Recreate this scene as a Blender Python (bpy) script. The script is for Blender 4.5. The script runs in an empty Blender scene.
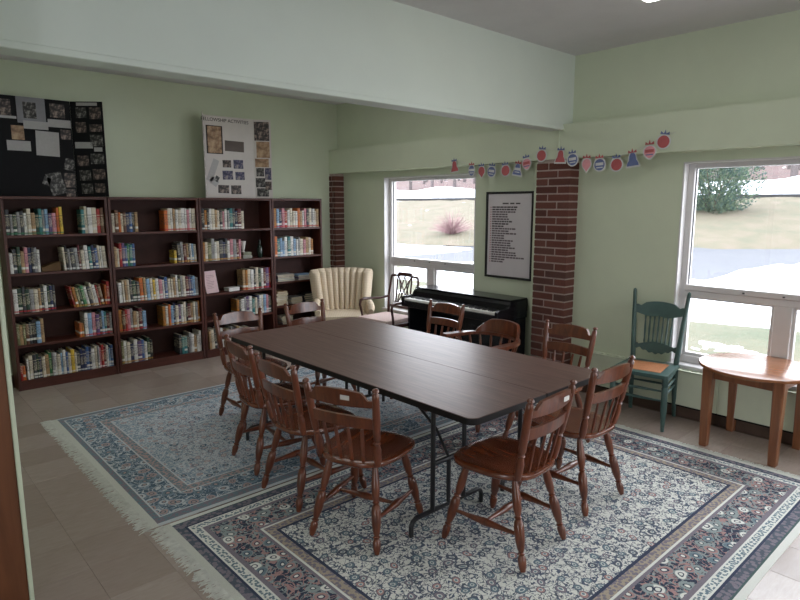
import bpy, bmesh, math, random
from mathutils import Vector, Matrix, noise as mnoise
R = math.radians
random.seed(7)
sc = bpy.context.scene
col = sc.collection

# ------------------------------------------------------------------ camera
cam_d = bpy.data.cameras.new('camera')
cam_d.sensor_width = 36.0
cam_d.lens = 27.0
cam_d.clip_end = 400
cam = bpy.data.objects.new('camera', cam_d)
cam.location = (0, 0, 1.75)
cam.rotation_euler = (R(81), 0, R(-42.2))
col.objects.link(cam)
sc.camera = cam

# ------------------------------------------------------------------ world (even overcast sky) and exposure
SKY = 8.5
w = bpy.data.worlds.new('overcast_sky')
sc.world = w
w.use_nodes = True
bg = w.node_tree.nodes['Background']
bg.inputs[0].default_value = (0.91, 0.93, 1.0, 1)
bg.inputs[1].default_value = SKY
sc.view_settings.view_transform = 'Standard'
sc.view_settings.look = 'None'
sc.view_settings.gamma = 1
sc.view_settings.use_curve_mapping = False
sc.view_settings.exposure = 0.07
sc.cycles.use_denoising = True
sc.cycles.max_bounces = 10
sc.cycles.diffuse_bounces = 6
sc.cycles.transparent_max_bounces = 16
sc.cycles.sample_clamp_indirect = 6.0

# sampling portals standing in the window openings (they give off no light of their own)
def portal(loc, rot, sx, sy):
    d = bpy.data.lights.new('window_portal', 'AREA')
    d.shape = 'RECTANGLE'; d.size = sx; d.size_y = sy
    d.cycles.is_portal = True
    o = bpy.data.objects.new('window_portal', d)
    o.location = loc; o.rotation_euler = rot
    col.objects.link(o)

XW = 5.00        # window wall face
XH = 4.85        # header / pillar face
YB = 6.78        # back wall face
ZC = 3.08        # ceiling
WZ0, WZ1 = 0.43, 2.09
WINS = [(4.30, 5.815), (0.57, 2.12), (-2.4, 0.3)]
YF = -3.6        # wall behind the camera
XL = -2.6
for (a, b) in WINS:
    portal((5.20, (a+b)/2, (WZ0+WZ1)/2), (0, R(90), 0), WZ1-WZ0, b-a)
SIDE_FILL = (-.3, .5)      # unseen opening added to light the room from the doorway side
portal((XL-.1, (SIDE_FILL[0]+SIDE_FILL[1])/2, 1.43), (0, R(-90), 0), 1.75, SIDE_FILL[1]-SIDE_FILL[0])
FRONT_FILL = [(2.3, 3.3)]  # unseen opening added behind the camera as extra fill light
for (a, b) in FRONT_FILL:
    portal(((a+b)/2, YF-0.1, 1.5), (R(90), 0, 0), b-a, 1.9)

# ------------------------------------------------------------------ materials
MATS = {}
def srgb(*c):
    return tuple(((v/255)/12.92 if v/255 <= .04045 else ((v/255+.055)/1.055)**2.4) for v in c) + (1,)

class NT:
    def __init__(s, name):
        s.m = bpy.data.materials.new(name); s.m.use_nodes = True
        s.t = s.m.node_tree; s.b = s.t.nodes['Principled BSDF']; s.out = s.t.nodes['Material Output']
        s.tc = s.t.nodes.new('ShaderNodeTexCoord')
    def n(s, kind, **kw):
        o = s.t.nodes.new(kind)
        for k, v in kw.items(): setattr(o, k, v)
        return o
    def l(s, a, b): s.t.links.new(a, b)
    def val(s, sock, v):
        if hasattr(v, 'is_linked') or isinstance(v, bpy.types.NodeSocket): s.l(v, sock)
        else: sock.default_value = v
    def math(s, op, a, b=0.0, c=None):
        o = s.n('ShaderNodeMath', operation=op)
        s.val(o.inputs[0], a); s.val(o.inputs[1], b)
        if c is not None: s.val(o.inputs[2], c)
        return o.outputs[0]
    def mix(s, f, a, b, blend='MIX'):
        o = s.n('ShaderNodeMix', data_type='RGBA', blend_type=blend)
        s.val(o.inputs[0], f); s.val(o.inputs[6], a); s.val(o.inputs[7], b)
        return o.outputs[2]
    def ramp(s, f, stops, interp='LINEAR'):
        o = s.n('ShaderNodeValToRGB'); o.color_ramp.interpolation = interp
        e = o.color_ramp.elements
        while len(e) > 1: e.remove(e[-1])
        e[0].position = stops[0][0]; e[0].color = stops[0][1]
        for p, c in stops[1:]:
            q = e.new(p); q.color = c
        s.l(f, o.inputs[0]); return o.outputs[0]
    def coord(s, scale=(1,1,1), which='Object', loc=(0,0,0)):
        o = s.n('ShaderNodeMapping'); o.inputs['Scale'].default_value = scale; o.inputs['Location'].default_value = loc
        s.l(s.tc.outputs[which], o.inputs[0]); return o.outputs[0]
    def noise(s, vec, scale, detail=3, rough=.5, dist=0):
        o = s.n('ShaderNodeTexNoise'); o.inputs['Scale'].default_value = scale; o.inputs['Detail'].default_value = detail
        o.inputs['Roughness'].default_value = rough; o.inputs['Distortion'].default_value = dist
        s.l(vec, o.inputs['Vector']); return o.outputs
    def bump(s, h, strength=.2, dist=.01):
        o = s.n('ShaderNodeBump'); o.inputs['Strength'].default_value = strength; o.inputs['Distance'].default_value = dist
        s.l(h, o.inputs['Height']); s.l(o.outputs[0], s.b.inputs['Normal'])

def mat(name, c, rough=.6, spec=.4, var=.12, scale=6, bump=0, stretch=(1,1,1), metal=0, coat=0):
    if name in MATS: return MATS[name]
    k = NT(name)
    v = k.coord(stretch)
    f = k.noise(v, scale, 4, .6)[0]
    c1 = tuple(x*(1-var) for x in c[:3])+(1,); c2 = tuple(min(1, x*(1+var)) for x in c[:3])+(1,)
    k.l(k.ramp(f, [(.3, c1), (.7, c2)]), k.b.inputs['Base Color'])
    k.b.inputs['Roughness'].default_value = rough
    k.b.inputs['Specular IOR Level'].default_value = spec
    k.b.inputs['Metallic'].default_value = metal
    if coat: k.b.inputs['Coat Weight'].default_value = coat; k.b.inputs['Coat Roughness'].default_value = .15
    if bump: k.bump(f, bump, .004)
    MATS[name] = k.m; return k.m

def wood(name, ca, cb, rough=.35, axis=2, scale=30, spec=.5, coat=0):
    if name in MATS: return MATS[name]
    k = NT(name)
    st = [1, 1, 1]; st[axis] = .08
    v = k.coord(tuple(st))
    f = k.noise(v, scale, 5, .65, .6)[0]
    g = k.noise(k.coord(), 3, 2)[0]
    a = k.ramp(f, [(.3, ca), (.72, cb)])
    k.l(k.mix(k.math('MULTIPLY', g, .45), a, ca), k.b.inputs['Base Color'])
    k.b.inputs['Roughness'].default_value = rough
    k.b.inputs['Specular IOR Level'].default_value = spec
    if coat: k.b.inputs['Coat Weight'].default_value = coat; k.b.inputs['Coat Roughness'].default_value = .2
    k.bump(f, .05, .002)
    MATS[name] = k.m; return k.m

M = {}
M['wall'] = mat('wall_paint', srgb(202, 210, 187), .7, .25, .03, 2.5)
M['beam'] = mat('beam_paint', srgb(210, 218, 210), .6, .3, .02, 2.5)
M['ceiling'] = mat('ceiling_paint', srgb(212, 210, 212), .85, .2, .03, 4)
M['white'] = mat('white_paint', srgb(208, 206, 206), .45, .4, .03, 8)
M['mortar'] = mat('mortar', srgb(170, 154, 148), .9, .2, .1, 40, .3)
M['base_dark'] = mat('dark_baseboard', srgb(92, 74, 64), .6, .3, .15, 10)
M['heater'] = mat('heater_paint', srgb(206, 214, 192), .5, .4, .04, 6)
M['slot'] = mat('dark_slot', srgb(40, 40, 38), .8, .2, .1, 10)
M['black'] = mat('black_paint', srgb(22, 22, 24), .4, .5, .1, 20)
M['piano'] = mat('piano_black', srgb(20, 21, 26), .25, .5, .1, 20)
M['ivory'] = mat('ivory_key', srgb(232, 230, 226), .3, .5, .02, 20)
M['steel'] = mat('dark_steel', srgb(34, 34, 37), .35, .5, .1, 20)
M['laminate_edge'] = mat('black_edge', srgb(18, 17, 18), .45, .4, .1, 20)
M['chair'] = wood('maple_stain', srgb(76, 35, 20), srgb(134, 71, 41), .28, 2, 26, .5, .45)
M['chair_seat'] = wood('maple_seat', srgb(78, 36, 20), srgb(136, 72, 42), .26, 1, 22, .5, .55)
M['oak'] = wood('golden_oak', srgb(112, 66, 40), srgb(156, 102, 66), .3, 2, 22, .5, .2)
M['oak_top'] = wood('golden_oak_top', srgb(128, 76, 46), srgb(172, 114, 74), .22, 1, 18, .5, .4)
M['case'] = wood('bookcase_brown', srgb(62, 28, 21), srgb(98, 52, 40), .42, 0, 24, .4)
M['case_side'] = wood('bookcase_side', srgb(60, 28, 21), srgb(96, 50, 40), .42, 2, 24, .4)
M['case_back'] = mat('bookcase_back', srgb(62, 34, 28), .6, .3, .15, 10)
M['jamb'] = wood('jamb_wood', srgb(92, 54, 32), srgb(124, 78, 50), .4, 2, 18)
M['mahogany'] = wood('mahogany', srgb(46, 22, 18), srgb(84, 42, 34), .28, 2, 26, .5, .3)
M['pink_fabric'] = mat('pink_upholstery', srgb(222, 200, 196), .9, .1, .12, 90, .2)
M['green_paint'] = mat('green_chair_paint', srgb(66, 92, 88), .4, .5, .14, 12)
M['paper'] = mat('white_paper', srgb(215, 212, 208), .7, .2, .03, 20)
M['gold'] = mat('brass_plate', srgb(160, 120, 60), .4, .5, .1, 20)

def brick_mat():
    k = NT('brick_red')
    o = k.n('ShaderNodeObjectInfo')
    f = k.noise(k.coord((1, 1, 1)), 60, 4, .7)[0]
    a = k.ramp(o.outputs['Random'], [(0, srgb(92, 56, 48)), (.4, srgb(112, 66, 56)), (.75, srgb(122, 78, 68)), (1, srgb(86, 62, 56))])
    k.l(k.mix(k.math('MULTIPLY', f, .6), a, srgb(70, 40, 36)), k.b.inputs['Base Color'])
    k.b.inputs['Roughness'].default_value = .9
    k.bump(f, .5, .004); return k.m
M['brick'] = brick_mat()

def tile_mat():
    k = NT('vinyl_tile')
    o = k.n('ShaderNodeObjectInfo')
    f = k.noise(k.coord((1, 5, 1)), 9, 6, .7, .6)[0]
    a = k.ramp(o.outputs['Random'], [(0, srgb(162, 147, 138)), (.5, srgb(172, 158, 149)), (1, srgb(180, 167, 158))])
    b = k.mix(k.math('MULTIPLY', k.math('SUBTRACT', f, .35), 1.1), a, srgb(142, 125, 116))
    k.l(b, k.b.inputs['Base Color'])
    k.b.inputs['Roughness'].default_value = .24
    k.b.inputs['Specular IOR Level'].default_value = .6
    return k.m
M['tile'] = tile_mat()
M['joint'] = mat('tile_joint', srgb(104, 88, 76), .8, .2, .1, 10)

def table_mat():
    k = NT('walnut_laminate')
    v = k.coord((1, .04, 1))
    f = k.noise(v, 60, 5, .7, .3)[0]
    g = k.noise(k.coord((1, .25, 1)), 7, 3)[0]
    a = k.ramp(f, [(.32, srgb(80, 57, 51)), (.7, srgb(122, 95, 87))])
    k.l(k.mix(k.math('MULTIPLY', g, .4), a, srgb(94, 70, 62)), k.b.inputs['Base Color'])
    k.b.inputs['Roughness'].default_value = .41
    k.b.inputs['Specular IOR Level'].default_value = .5
    k.bump(f, .03, .001); return k.m
M['table'] = table_mat()

def glass_mat():
    k = NT('window_glass')
    t = k.t
    t.nodes.remove(k.b)
    tr = k.n('ShaderNodeBsdfTransparent'); tr.inputs[0].default_value = (.98, .99, .99, 1)
    gl = k.n('ShaderNodeBsdfGlossy'); gl.inputs['Roughness'].default_value = .02
    lw = k.n('ShaderNodeLayerWeight'); lw.inputs[0].default_value = .5
    fr_ = k.math('ADD', .04, k.math('MULTIPLY', .5, k.math('POWER', lw.outputs['Facing'], 5.0)))
    mx = k.n('ShaderNodeMixShader')
    k.l(fr_, mx.inputs[0]); k.l(tr.outputs[0], mx.inputs[1]); k.l(gl.outputs[0], mx.inputs[2])
    k.l(mx.outputs[0], k.out.inputs[0]); return k.m
M['glass'] = glass_mat()

def emit_mat(name, c, s):
    k = NT(name)
    k.b.inputs['Base Color'].default_value = c
    k.b.inputs['Emission Color'].default_value = c
    k.b.inputs['Emission Strength'].default_value = s
    return k.m
LAMP = 6.0
M['lamp'] = emit_mat('fluorescent_diffuser', (1, .98, .94, 1), LAMP)

# ------------------------------------------------------------------ mesh helpers
class MB:
    def __init__(s): s.v = []; s.f = []; s.mi = []
    def add(s, vs, fs, mi=0):
        o = len(s.v); s.v += [tuple(p) for p in vs]; s.f += [tuple(i+o for i in q) for q in fs]; s.mi += [mi]*len(fs); return s
    def box(s, x0, x1, y0, y1, z0, z1, mi=0):
        return s.add([(x0,y0,z0),(x1,y0,z0),(x1,y1,z0),(x0,y1,z0),(x0,y0,z1),(x1,y0,z1),(x1,y1,z1),(x0,y1,z1)],
                     [(0,3,2,1),(4,5,6,7),(0,1,5,4),(1,2,6,5),(2,3,7,6),(3,0,4,7)], mi)
    def chbox(s, x0, x1, y0, y1, z0, z1, c=.005, mi=0):
        bm = bmesh.new(); bmesh.ops.create_cube(bm, size=1)
        for v in bm.verts:
            v.co = Vector(((x0+x1)/2+v.co.x*(x1-x0), (y0+y1)/2+v.co.y*(y1-y0), (z0+z1)/2+v.co.z*(z1-z0)))
        bmesh.ops.bevel(bm, geom=bm.edges[:], offset=c, segments=2 if c > .012 else 1, profile=.6, affect='EDGES')
        bm.verts.index_update()
        s.add([v.co[:] for v in bm.verts], [[v.index for v in f.verts] for f in bm.faces], mi); bm.free(); return s
    def lathe(s, p0, p1, prof, seg=10, mi=0):
        p0 = Vector(p0); p1 = Vector(p1); d = p1-p0
        z = d.normalized(); x = z.orthogonal().normalized(); y = z.cross(x)
        vs = []; fs = []
        for t, r in prof:
            for k in range(seg):
                a = 2*math.pi*k/seg
                vs.append(p0+d*t+x*(r*math.cos(a))+y*(r*math.sin(a)))
        n = len(prof)
        for i in range(n-1):
            for k in range(seg):
                fs.append((i*seg+k, i*seg+(k+1) % seg, (i+1)*seg+(k+1) % seg, (i+1)*seg+k))
        fs.append(tuple(range(seg-1, -1, -1))); fs.append(tuple((n-1)*seg+k for k in range(seg)))
        return s.add(vs, fs, mi)
    def tube(s, pts, r, seg=8, mi=0, flat=1.0):
        pts = [Vector(p) for p in pts]; n = len(pts); vs = []; fs = []
        rr = r if isinstance(r, (list, tuple)) else [r]*n
        ref = None
        for i, p in enumerate(pts):
            t = (pts[min(i+1, n-1)]-pts[max(i-1, 0)]).normalized()
            if ref is None: ref = t.orthogonal().normalized()
            x = (ref-t*ref.dot(t))
            x = x.normalized() if x.length > 1e-5 else t.orthogonal().normalized()
            ref = x; y = t.cross(x)
            for k in range(seg):
                a = 2*math.pi*k/seg
                vs.append(p+x*(rr[i]*math.cos(a))+y*(rr[i]*flat*math.sin(a)))
        for i in range(n-1):
            for k in range(seg):
                fs.append((i*seg+k, i*seg+(k+1) % seg, (i+1)*seg+(k+1) % seg, (i+1)*seg+k))
        fs.append(tuple(range(seg-1, -1, -1))); fs.append(tuple((n-1)*seg+k for k in range(seg)))
        return s.add(vs, fs, mi)
    def prism(s, outline, h0, h1, axis='z', mi=0):
        n = len(outline)
        def P(a, b, h): return {'z': (a, b, h), 'x': (h, a, b), 'y': (a, h, b)}[axis]
        vs = [P(a, b, h0) for a, b in outline]+[P(a, b, h1) for a, b in outline]
        fs = [tuple(range(n-1, -1, -1)), tuple(range(n, 2*n))]
        fs += [(i, (i+1) % n, n+(i+1) % n, n+i) for i in range(n)]
        return s.add(vs, fs, mi)
    def ribbon(s, X, Y, Z0, Z1, th, n=16, rake=0, zref=0, mi=0):
        """upright board: follows x=X(u), y=Y(u), lower edge Z0(u), upper edge Z1(u), thickness th"""
        vs = []; fs = []
        for i in range(n+1):
            u = i/n; e = 1e-3
            tx = X(min(1, u+e))-X(max(0, u-e)); ty = Y(min(1, u+e))-Y(max(0, u-e))
            L = math.hypot(tx, ty) or 1; nx, ny = -ty/L*th/2, tx/L*th/2
            for z in (Z0(u), Z1(u)):
                yy = Y(u)-rake*(z-zref)
                vs += [(X(u)-nx, yy-ny, z), (X(u)+nx, yy+ny, z)]
        for i in range(n):
            a = i*4; b = a+4
            fs += [(a, b, b+2, a+2), (a+1, a+3, b+3, b+1), (a, a+1, b+1, b), (a+2, b+2, b+3, a+3)]
        fs += [(0, 2, 3, 1), (n*4, n*4+1, n*4+3, n*4+2)]
        return s.add(vs, fs, mi)
    def mesh(s, name, mats, smooth=True):
        me = bpy.data.meshes.new(name); me.from_pydata(s.v, [], s.f)
        mats = mats if isinstance(mats, (list, tuple)) else [mats]
        for m in mats: me.materials.append(m)
        if len(mats) > 1: me.polygons.foreach_set('material_index', s.mi)
        bm = bmesh.new(); bm.from_mesh(me); bmesh.ops.recalc_face_normals(bm, faces=bm.faces[:]); bm.to_mesh(me); bm.free()
        me.update()
        if smooth: me.shade_smooth(); me.set_sharp_from_angle(angle=R(38))
        return me
    def build(s, name, mats, parent=None, smooth=True):
        return link(name, s.mesh(name, mats, smooth), parent)

def link(name, me, parent=None):
    o = bpy.data.objects.new(name, me); col.objects.link(o)
    if parent: o.parent = parent
    return o
def tag(o, label=None, cat=None, group=None, kind=None):
    if label: o['label'] = label
    if cat: o['category'] = cat
    if group: o['group'] = group
    if kind: o['kind'] = kind
    return o
def thing(name, label, cat, loc=(0,0,0), rz=0, group=None):
    o = bpy.data.objects.new(name, None); col.objects.link(o)
    o.empty_display_size = .1
    o.location = loc; o.rotation_euler = (0, 0, rz)
    return tag(o, label, cat, group)
def copy_tree(o, parent=None):
    c = o.copy(); col.objects.link(c)
    if parent: c.parent = parent
    for ch in list(o.children): copy_tree(ch, c)
    return c
def struct(name, mb, m, parent=None, smooth=False):
    o = mb.build(name, m, parent, smooth)
    if not parent: o['kind'] = 'structure'
    return o

# ================================================================== THE ROOM
fl = struct('floor', MB().box(XL, XW+.1, YF, YB+.1, -.12, -.003), M['joint'])
T = .3048
tile_me = MB().chbox(-T/2+.0006, T/2-.0006, -T/2+.0006, T/2-.0006, -.004, 0, .0008).mesh('tile', M['tile'], False)
RUGA = (1.03, 4.05, 3.168, 5.41)
RUGB = (1.08, 4.385, .775, 3.15)
x0t, y0t = .685-T/2, 2.70-T/2
ntile = 0
for i in range(-1, 15):
    for j in range(-9, 14):
        cx, cy = x0t+i*T, y0t+j*T
        if cy < .2 or cy > YB-.1 or cx > XW-.06 or cx < .3: continue
        under = False
        for (a, b, c, d) in (RUGA, RUGB):
            if cx-T/2 > a+.05 and cx+T/2 < b-.05 and cy-T/2 > c+.02 and cy+T/2 < d-.02: under = True
        if RUGB[0]+.05 < cx-T/2 and cx+T/2 < RUGA[1]-.05 and RUGB[2]+.02 < cy-T/2 and cy+T/2 < RUGA[3]-.02: under = True
        if cy > 6.66 and 1.0 < cx < 4.5: continue
        if under: continue
        o = link('tile', tile_me, fl); o.location = (cx, cy, 0); ntile += 1

struct('ceiling', MB().box(XL-.1, XW+.25, YF-.1, YB+.1, ZC, ZC+.1), M['ceiling'])
struct('wall_back', MB().box(XL-.1, XW+.25, YB, YB+.12, -.12, ZC), M['wall'])
# window wall: piers, sill walls and heads between the openings
wr = MB()
ys = [YF-.1]
for a, b in sorted(WINS): ys += [a, b]
ys.append(YB+.1)
for k in range(0, len(ys), 2): wr.box(XW, XW+.19, ys[k], ys[k+1], -.12, ZC)
for a, b in WINS:
    wr.box(XW, XW+.19, a, b, -.12, WZ0); wr.box(XW, XW+.19, a, b, WZ1, ZC)
struct('wall_right', wr, M['wall'])
# header box running along the window wall, above the windows
struct('trim_1', MB().box(XH, XW+.001, YF, YB, 2.165, 2.47), M['wall'])
# dropped beam across the room with its flat lower trim board
bo = struct('beam', MB().box(.3, XW, 3.155, 3.30, 2.45, ZC), M['beam'])
MB().chbox(.3, XH+.004, 3.148, 3.307, 2.418, 2.452, .004).build('beam_trim', M['beam'], bo, False)
# left partition whose end is seen as the door jamb
struct('wall_left', MB().box(.26, .425, 2.94, YB, -.12, ZC).box(XL, .26, 2.94, 3.06, -.12, ZC), M['wall'])
lf = MB().box(XL-.1, XL, YF, SIDE_FILL[0], -.12, ZC).box(XL-.1, XL, SIDE_FILL[1], YB, -.12, ZC).box(XL-.1, XL, SIDE_FILL[0], SIDE_FILL[1], -.12, .55).box(XL-.1, XL, SIDE_FILL[0], SIDE_FILL[1], 2.3, ZC)
struct('wall_left_far', lf, M['wall'])
fw = MB()
xs = [XL-.1]
for a, b in FRONT_FILL: xs += [a, b]
xs.append(XW+.25)
for k in range(0, len(xs), 2): fw.box(xs[k], xs[k+1], YF-.12, YF, -.12, ZC)
for a, b in FRONT_FILL: fw.box(a, b, YF-.12, YF, -.12, .55); fw.box(a, b, YF-.12, YF, 2.45, ZC)
struct('wall_front', fw, M['wall'])
# jamb: varnished board on the partition's end with a painted edge strip
tj = struct('trim_2', MB().chbox(.14, .414, 2.915, 2.945, 0, 2.6, .003), M['jamb'])
struct('trim_3', MB().chbox(.412, .430, 2.905, 2.948, 0, 2.6, .003), M['wall'])
# slim painted conduit boxes at the pillar
struct('trim_4', MB().chbox(XH-.012, XH+.002, 3.185, 3.20, 2.15, 2.42, .002).box(XH-.014, XH, 3.14, 3.165, 2.41, 2.425), M['wall'])
struct('trim_5', MB().chbox(XH+.03, XW, 3.43, 3.47, 0, 2.15, .004), M['wall'])
struct('baseboard_right', MB().box(XW-.02, XW+.005, YF, YB, 0, .1), M['base_dark'])
struct('baseboard_back', MB().box(.43, XW, YB-.015, YB+.005, 0, .1), M['base_dark'])

# brick pillars
def pillar(y0, y1, label):
    t = thing('brick_pillar', label, 'pillar', (0, 0, 0))
    t['kind'] = 'structure'
    MB().box(XH+.008, XW+.02, y0+.006, y1-.006, 0, 2.165).build('mortar_core', M['mortar'], t, False)
    W = y1-y0; H = .0715; n = int(2.165/H)
    short = W*.34
    meA = MB().chbox(XH, XW+.01, -(W-short-.014)/2, (W-short-.014)/2, 0, H-.0135, .003).mesh('brick', M['brick'], False)
    meB = MB().chbox(XH, XW+.01, -short/2, short/2, 0, H-.0135, .003).mesh('brick', M['brick'], False)
    for i in range(n+1):
        z = i*H
        if z+H-.0135 > 2.166: break
        la = W-short-.014
        if i % 2: pa, pb = y0+la/2, y1-short/2
        else: pa, pb = y1-la/2, y0+short/2
        j = random.uniform(-.002, .002)
        a = link('brick', meA, t); a.location = (j, pa, z)
        b = link('brick', meB, t); b.location = (-j, pb, z)
pillar(3.065, 3.425, 'red brick pillar between the framed poster and the green chair')
pillar(6.65, 6.785, 'red brick pillar in the room corner behind the cream armchair')

# windows
def window(name, a, b, full=True):
    t = bpy.data.objects.new(name, None); col.objects.link(t); t['kind'] = 'structure'
    X0, X1 = XW+.075, XW+.155
    z0, z1 = WZ0, WZ1
    mid = (a+b)/2
    fr = MB()
    fr.chbox(X0, X1, a, a+.06, z0, z1, .004).chbox(X0, X1, b-.06, b, z0, z1, .004)
    fr.chbox(X0+.001, X1, a+.055, b-.055, z1-.05, z1, .004).chbox(X0+.001, X1, a+.055, b-.055, z0, z0+.075, .004)
    fr.build('window_frame', M['white'], t, False)
    MB().box(XW-.004, X0, b-.012, b+.0005, z0, z1).build('jamb_liner', M['white'], t, False)
    MB().box(XW-.004, X0, a-.0005, a+.012, z0, z1).build('jamb_liner', M['white'], t, False)
    MB().box(XW-.004, X0, a, b, z1-.012, z1+.0005).build('head_liner', M['white'], t, False)
    MB().chbox(XW-.03, X0+.01, a-.02, b+.02, z0-.02, z0+.012, .004).build('window_sill', M['white'], t, False)
    rl = MB().chbox(X0-.012, X1-.02, a+.05, b-.05, 1.055, 1.10, .004).chbox(X0, X1-.02, a+.05, b-.05, 1.0, 1.053, .004).build('meeting_rail', M['white'], t, False)
    for yy in (a+.5, mid, b-.5):
        MB().chbox(X0-.02, X0-.01, yy-.008, yy+.008, 1.068, 1.078, .002).build('latch', M['steel'], rl, False)
    MB().chbox(X0, X1-.01, mid-.06, mid+.06, z0+.07, 1.0, .004).build('mullion', M['white'], t, False)
    for (p, q) in ((a+.06, mid-.06), (mid+.06, b-.06)):
        s = MB()
        s.box(X0+.02, X1-.02, p, p+.022, z0+.075, 1.0).box(X0+.02, X1-.02, q-.022, q, z0+.075, 1.0)
        s.box(X0+.02, X1-.02, p+.022, q-.022, z0+.075, z0+.10).box(X0+.02, X1-.02, p+.022, q-.022, .985, 1.0)
        sa = s.build('sash', M['white'], t, False)
        MB().box(X0+.035, X0+.039, p+.02, q-.02, z0+.09, .99).build('pane', M['glass'], sa, False)
    g = MB()
    g.box(X0+.030, X0+.04, a+.06, a+.066, 1.1, z1-.05).box(X0+.030, X0+.04, b-.066, b-.06, 1.1, z1-.05)
    g.build('glazing_bead', M['steel'], t, False)
    MB().box(X0+.04, X0+.045, a+.06, b-.06, 1.09, z1-.045).build('pane', M['glass'], t, False)
for k, (a, b) in enumerate(WINS): window('window_%d' % (k+1), a, b)

# ================================================================== RUGS
def rug_mat(name, hw, hh, bands, field, fscale, seedv):
    """bands: list of (outer distance from pattern edge, colour a, colour b, pattern scale); pattern drawn in the rug's own metres"""
    k = NT(name)
    sep = k.n('ShaderNodeSeparateXYZ'); k.l(k.tc.outputs['Object'], sep.inputs[0])
    ax = k.math('SUBTRACT', hw, k.math('ABSOLUTE', sep.outputs[0]))
    ay = k.math('SUBTRACT', hh, k.math('ABSOLUTE', sep.outputs[1]))
    d = k.math('MINIMUM', ax, ay)
    base = k.coord((1, 1, 1), loc=(seedv, seedv*.7, 0))
    wob = k.n('ShaderNodeVectorMath', operation='ADD')
    nz = k.noise(base, 7, 2)
    sc_ = k.n('ShaderNodeVectorMath', operation='SCALE'); sc_.inputs['Scale'].default_value = .07
    k.l(nz[1], sc_.inputs[0]); k.l(base, wob.inputs[0]); k.l(sc_.outputs[0], wob.inputs[1])
    vec = wob.outputs[0]
    def voro(scale, v=vec):
        o = k.n('ShaderNodeTexVoronoi', voronoi_dimensions='2D'); o.inputs['Scale'].default_value = scale; k.l(v, o.inputs['Vector']); return o
    def lines(scale, width, off):
        a = k.noise(k.coord((1, 1, 1), loc=(off, off*1.3, 0)), scale, 1.2, .45, .8)[0]
        return k.math('LESS_THAN', k.math('ABSOLUTE', k.math('SUBTRACT', a, .5)), width)
    def floral(bgc, line, petals, scale, lw=.018, fr=1.0, lt=.585):
        v = voro(scale)
        dist = v.outputs['Distance']
        c = bgc
        leaf = k.math('GREATER_THAN', k.noise(k.coord(loc=(3+seedv, 1, 0)), scale*5.2, 1.5, .5, .9)[0], lt)
        c = k.mix(leaf, c, line)
        c = k.mix(lines(scale*1.3, lw, 2.3+seedv), c, line)
        c = k.mix(lines(scale*2.1, lw, 7.7), c, petals[3])
        pr = k.ramp(v.outputs['Color'], [(0, petals[0]), (.36, petals[1]), (.5, petals[2]), (.64, petals[3])], 'CONSTANT')
        c = k.mix(k.math('LESS_THAN', dist, .30*fr), c, line)
        c = k.mix(k.math('LESS_THAN', dist, .255*fr), c, pr)
        c = k.mix(k.math('LESS_THAN', dist, .14*fr), c, bgc)
        c = k.mix(k.math('LESS_THAN', dist, .09*fr), c, petals[0])
        return c
    c = floral(*field)
    # bands, innermost first
    for (dist, spec) in reversed(bands):
        if spec[0] == 'plain': bc = spec[1]
        elif spec[0] == 'dots':
            v = voro(spec[3], base); bc = k.mix(k.math('LESS_THAN', v.outputs['Distance'], .42), spec[1], spec[2])
        elif spec[0] == 'floral': bc = floral(*spec[1:])
        inside = k.math('LESS_THAN', d, dist)
        c = k.mix(inside, c, bc)
    # the narrow undyed ends on the two fringed sides
    c = k.mix(k.math('LESS_THAN', ax, .05), c, srgb(206, 208, 200))
    # pile shading: fine mottling of the wool itself
    f = k.noise(base, 220, 2)[0]
    c = k.mix(.35, c, k.mix(f, (0, 0, 0, 1), (1, 1, 1, 1)), 'OVERLAY')
    k.l(c, k.b.inputs['Base Color'])
    k.b.inputs['Roughness'].default_value = .95
    k.b.inputs['Specular IOR Level'].default_value = .15
    k.bump(f, .4, .004)
    return k.m

navy = srgb(66, 74, 96); cream = srgb(228, 230, 224); green = srgb(84, 104, 104); pink = srgb(176, 142, 140)
teal = srgb(116, 136, 146); tan = srgb(176, 164, 148); mauve = srgb(134, 128, 138); slate = srgb(92, 100, 112)
ink = srgb(92, 102, 120); scroll = srgb(150, 162, 162); dnavy = srgb(62, 70, 88)
bandsB = [(.035, ('plain', cream)), (.045, ('plain', green)), (.095, ('dots', slate, mauve, 34)), (.108, ('plain', navy)),
          (.118, ('plain', cream)), (.155, ('dots', cream, teal, 62)), (.165, ('plain', cream)), (.19, ('plain', mauve)),
          (.375, ('floral', dnavy, scroll, [cream, teal, scroll, pink], 10.5, .03, 1.2, .60)), (.392, ('plain', mauve)), (.405, ('plain', cream)),
          (.455, ('dots', tan, mauve, 46)), (.472, ('plain', navy))]
fieldB = (cream, ink, [teal, pink, mauve, slate], 12, .020, .9, .60)
blueg = srgb(132, 150, 166); dblue = srgb(84, 104, 120); pale = srgb(196, 202, 206); rose = srgb(178, 158, 156)
bandsA = [(.025, ('plain', pale)), (.085, ('dots', mauve, teal, 40)), (.095, ('plain', pale)),
          (.29, ('floral', dblue, blueg, [rose, pale, teal, pale], 11, .03, 1.3, .60)), (.30, ('plain', pale)), (.36, ('dots', rose, teal, 44)),
          (.37, ('plain', pale)), (.5, ('floral', blueg, pale, [rose, pale, dblue, pale], 13))]
fieldA = (pale, blueg, [rose, dblue, pale, mauve], 12)

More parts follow.
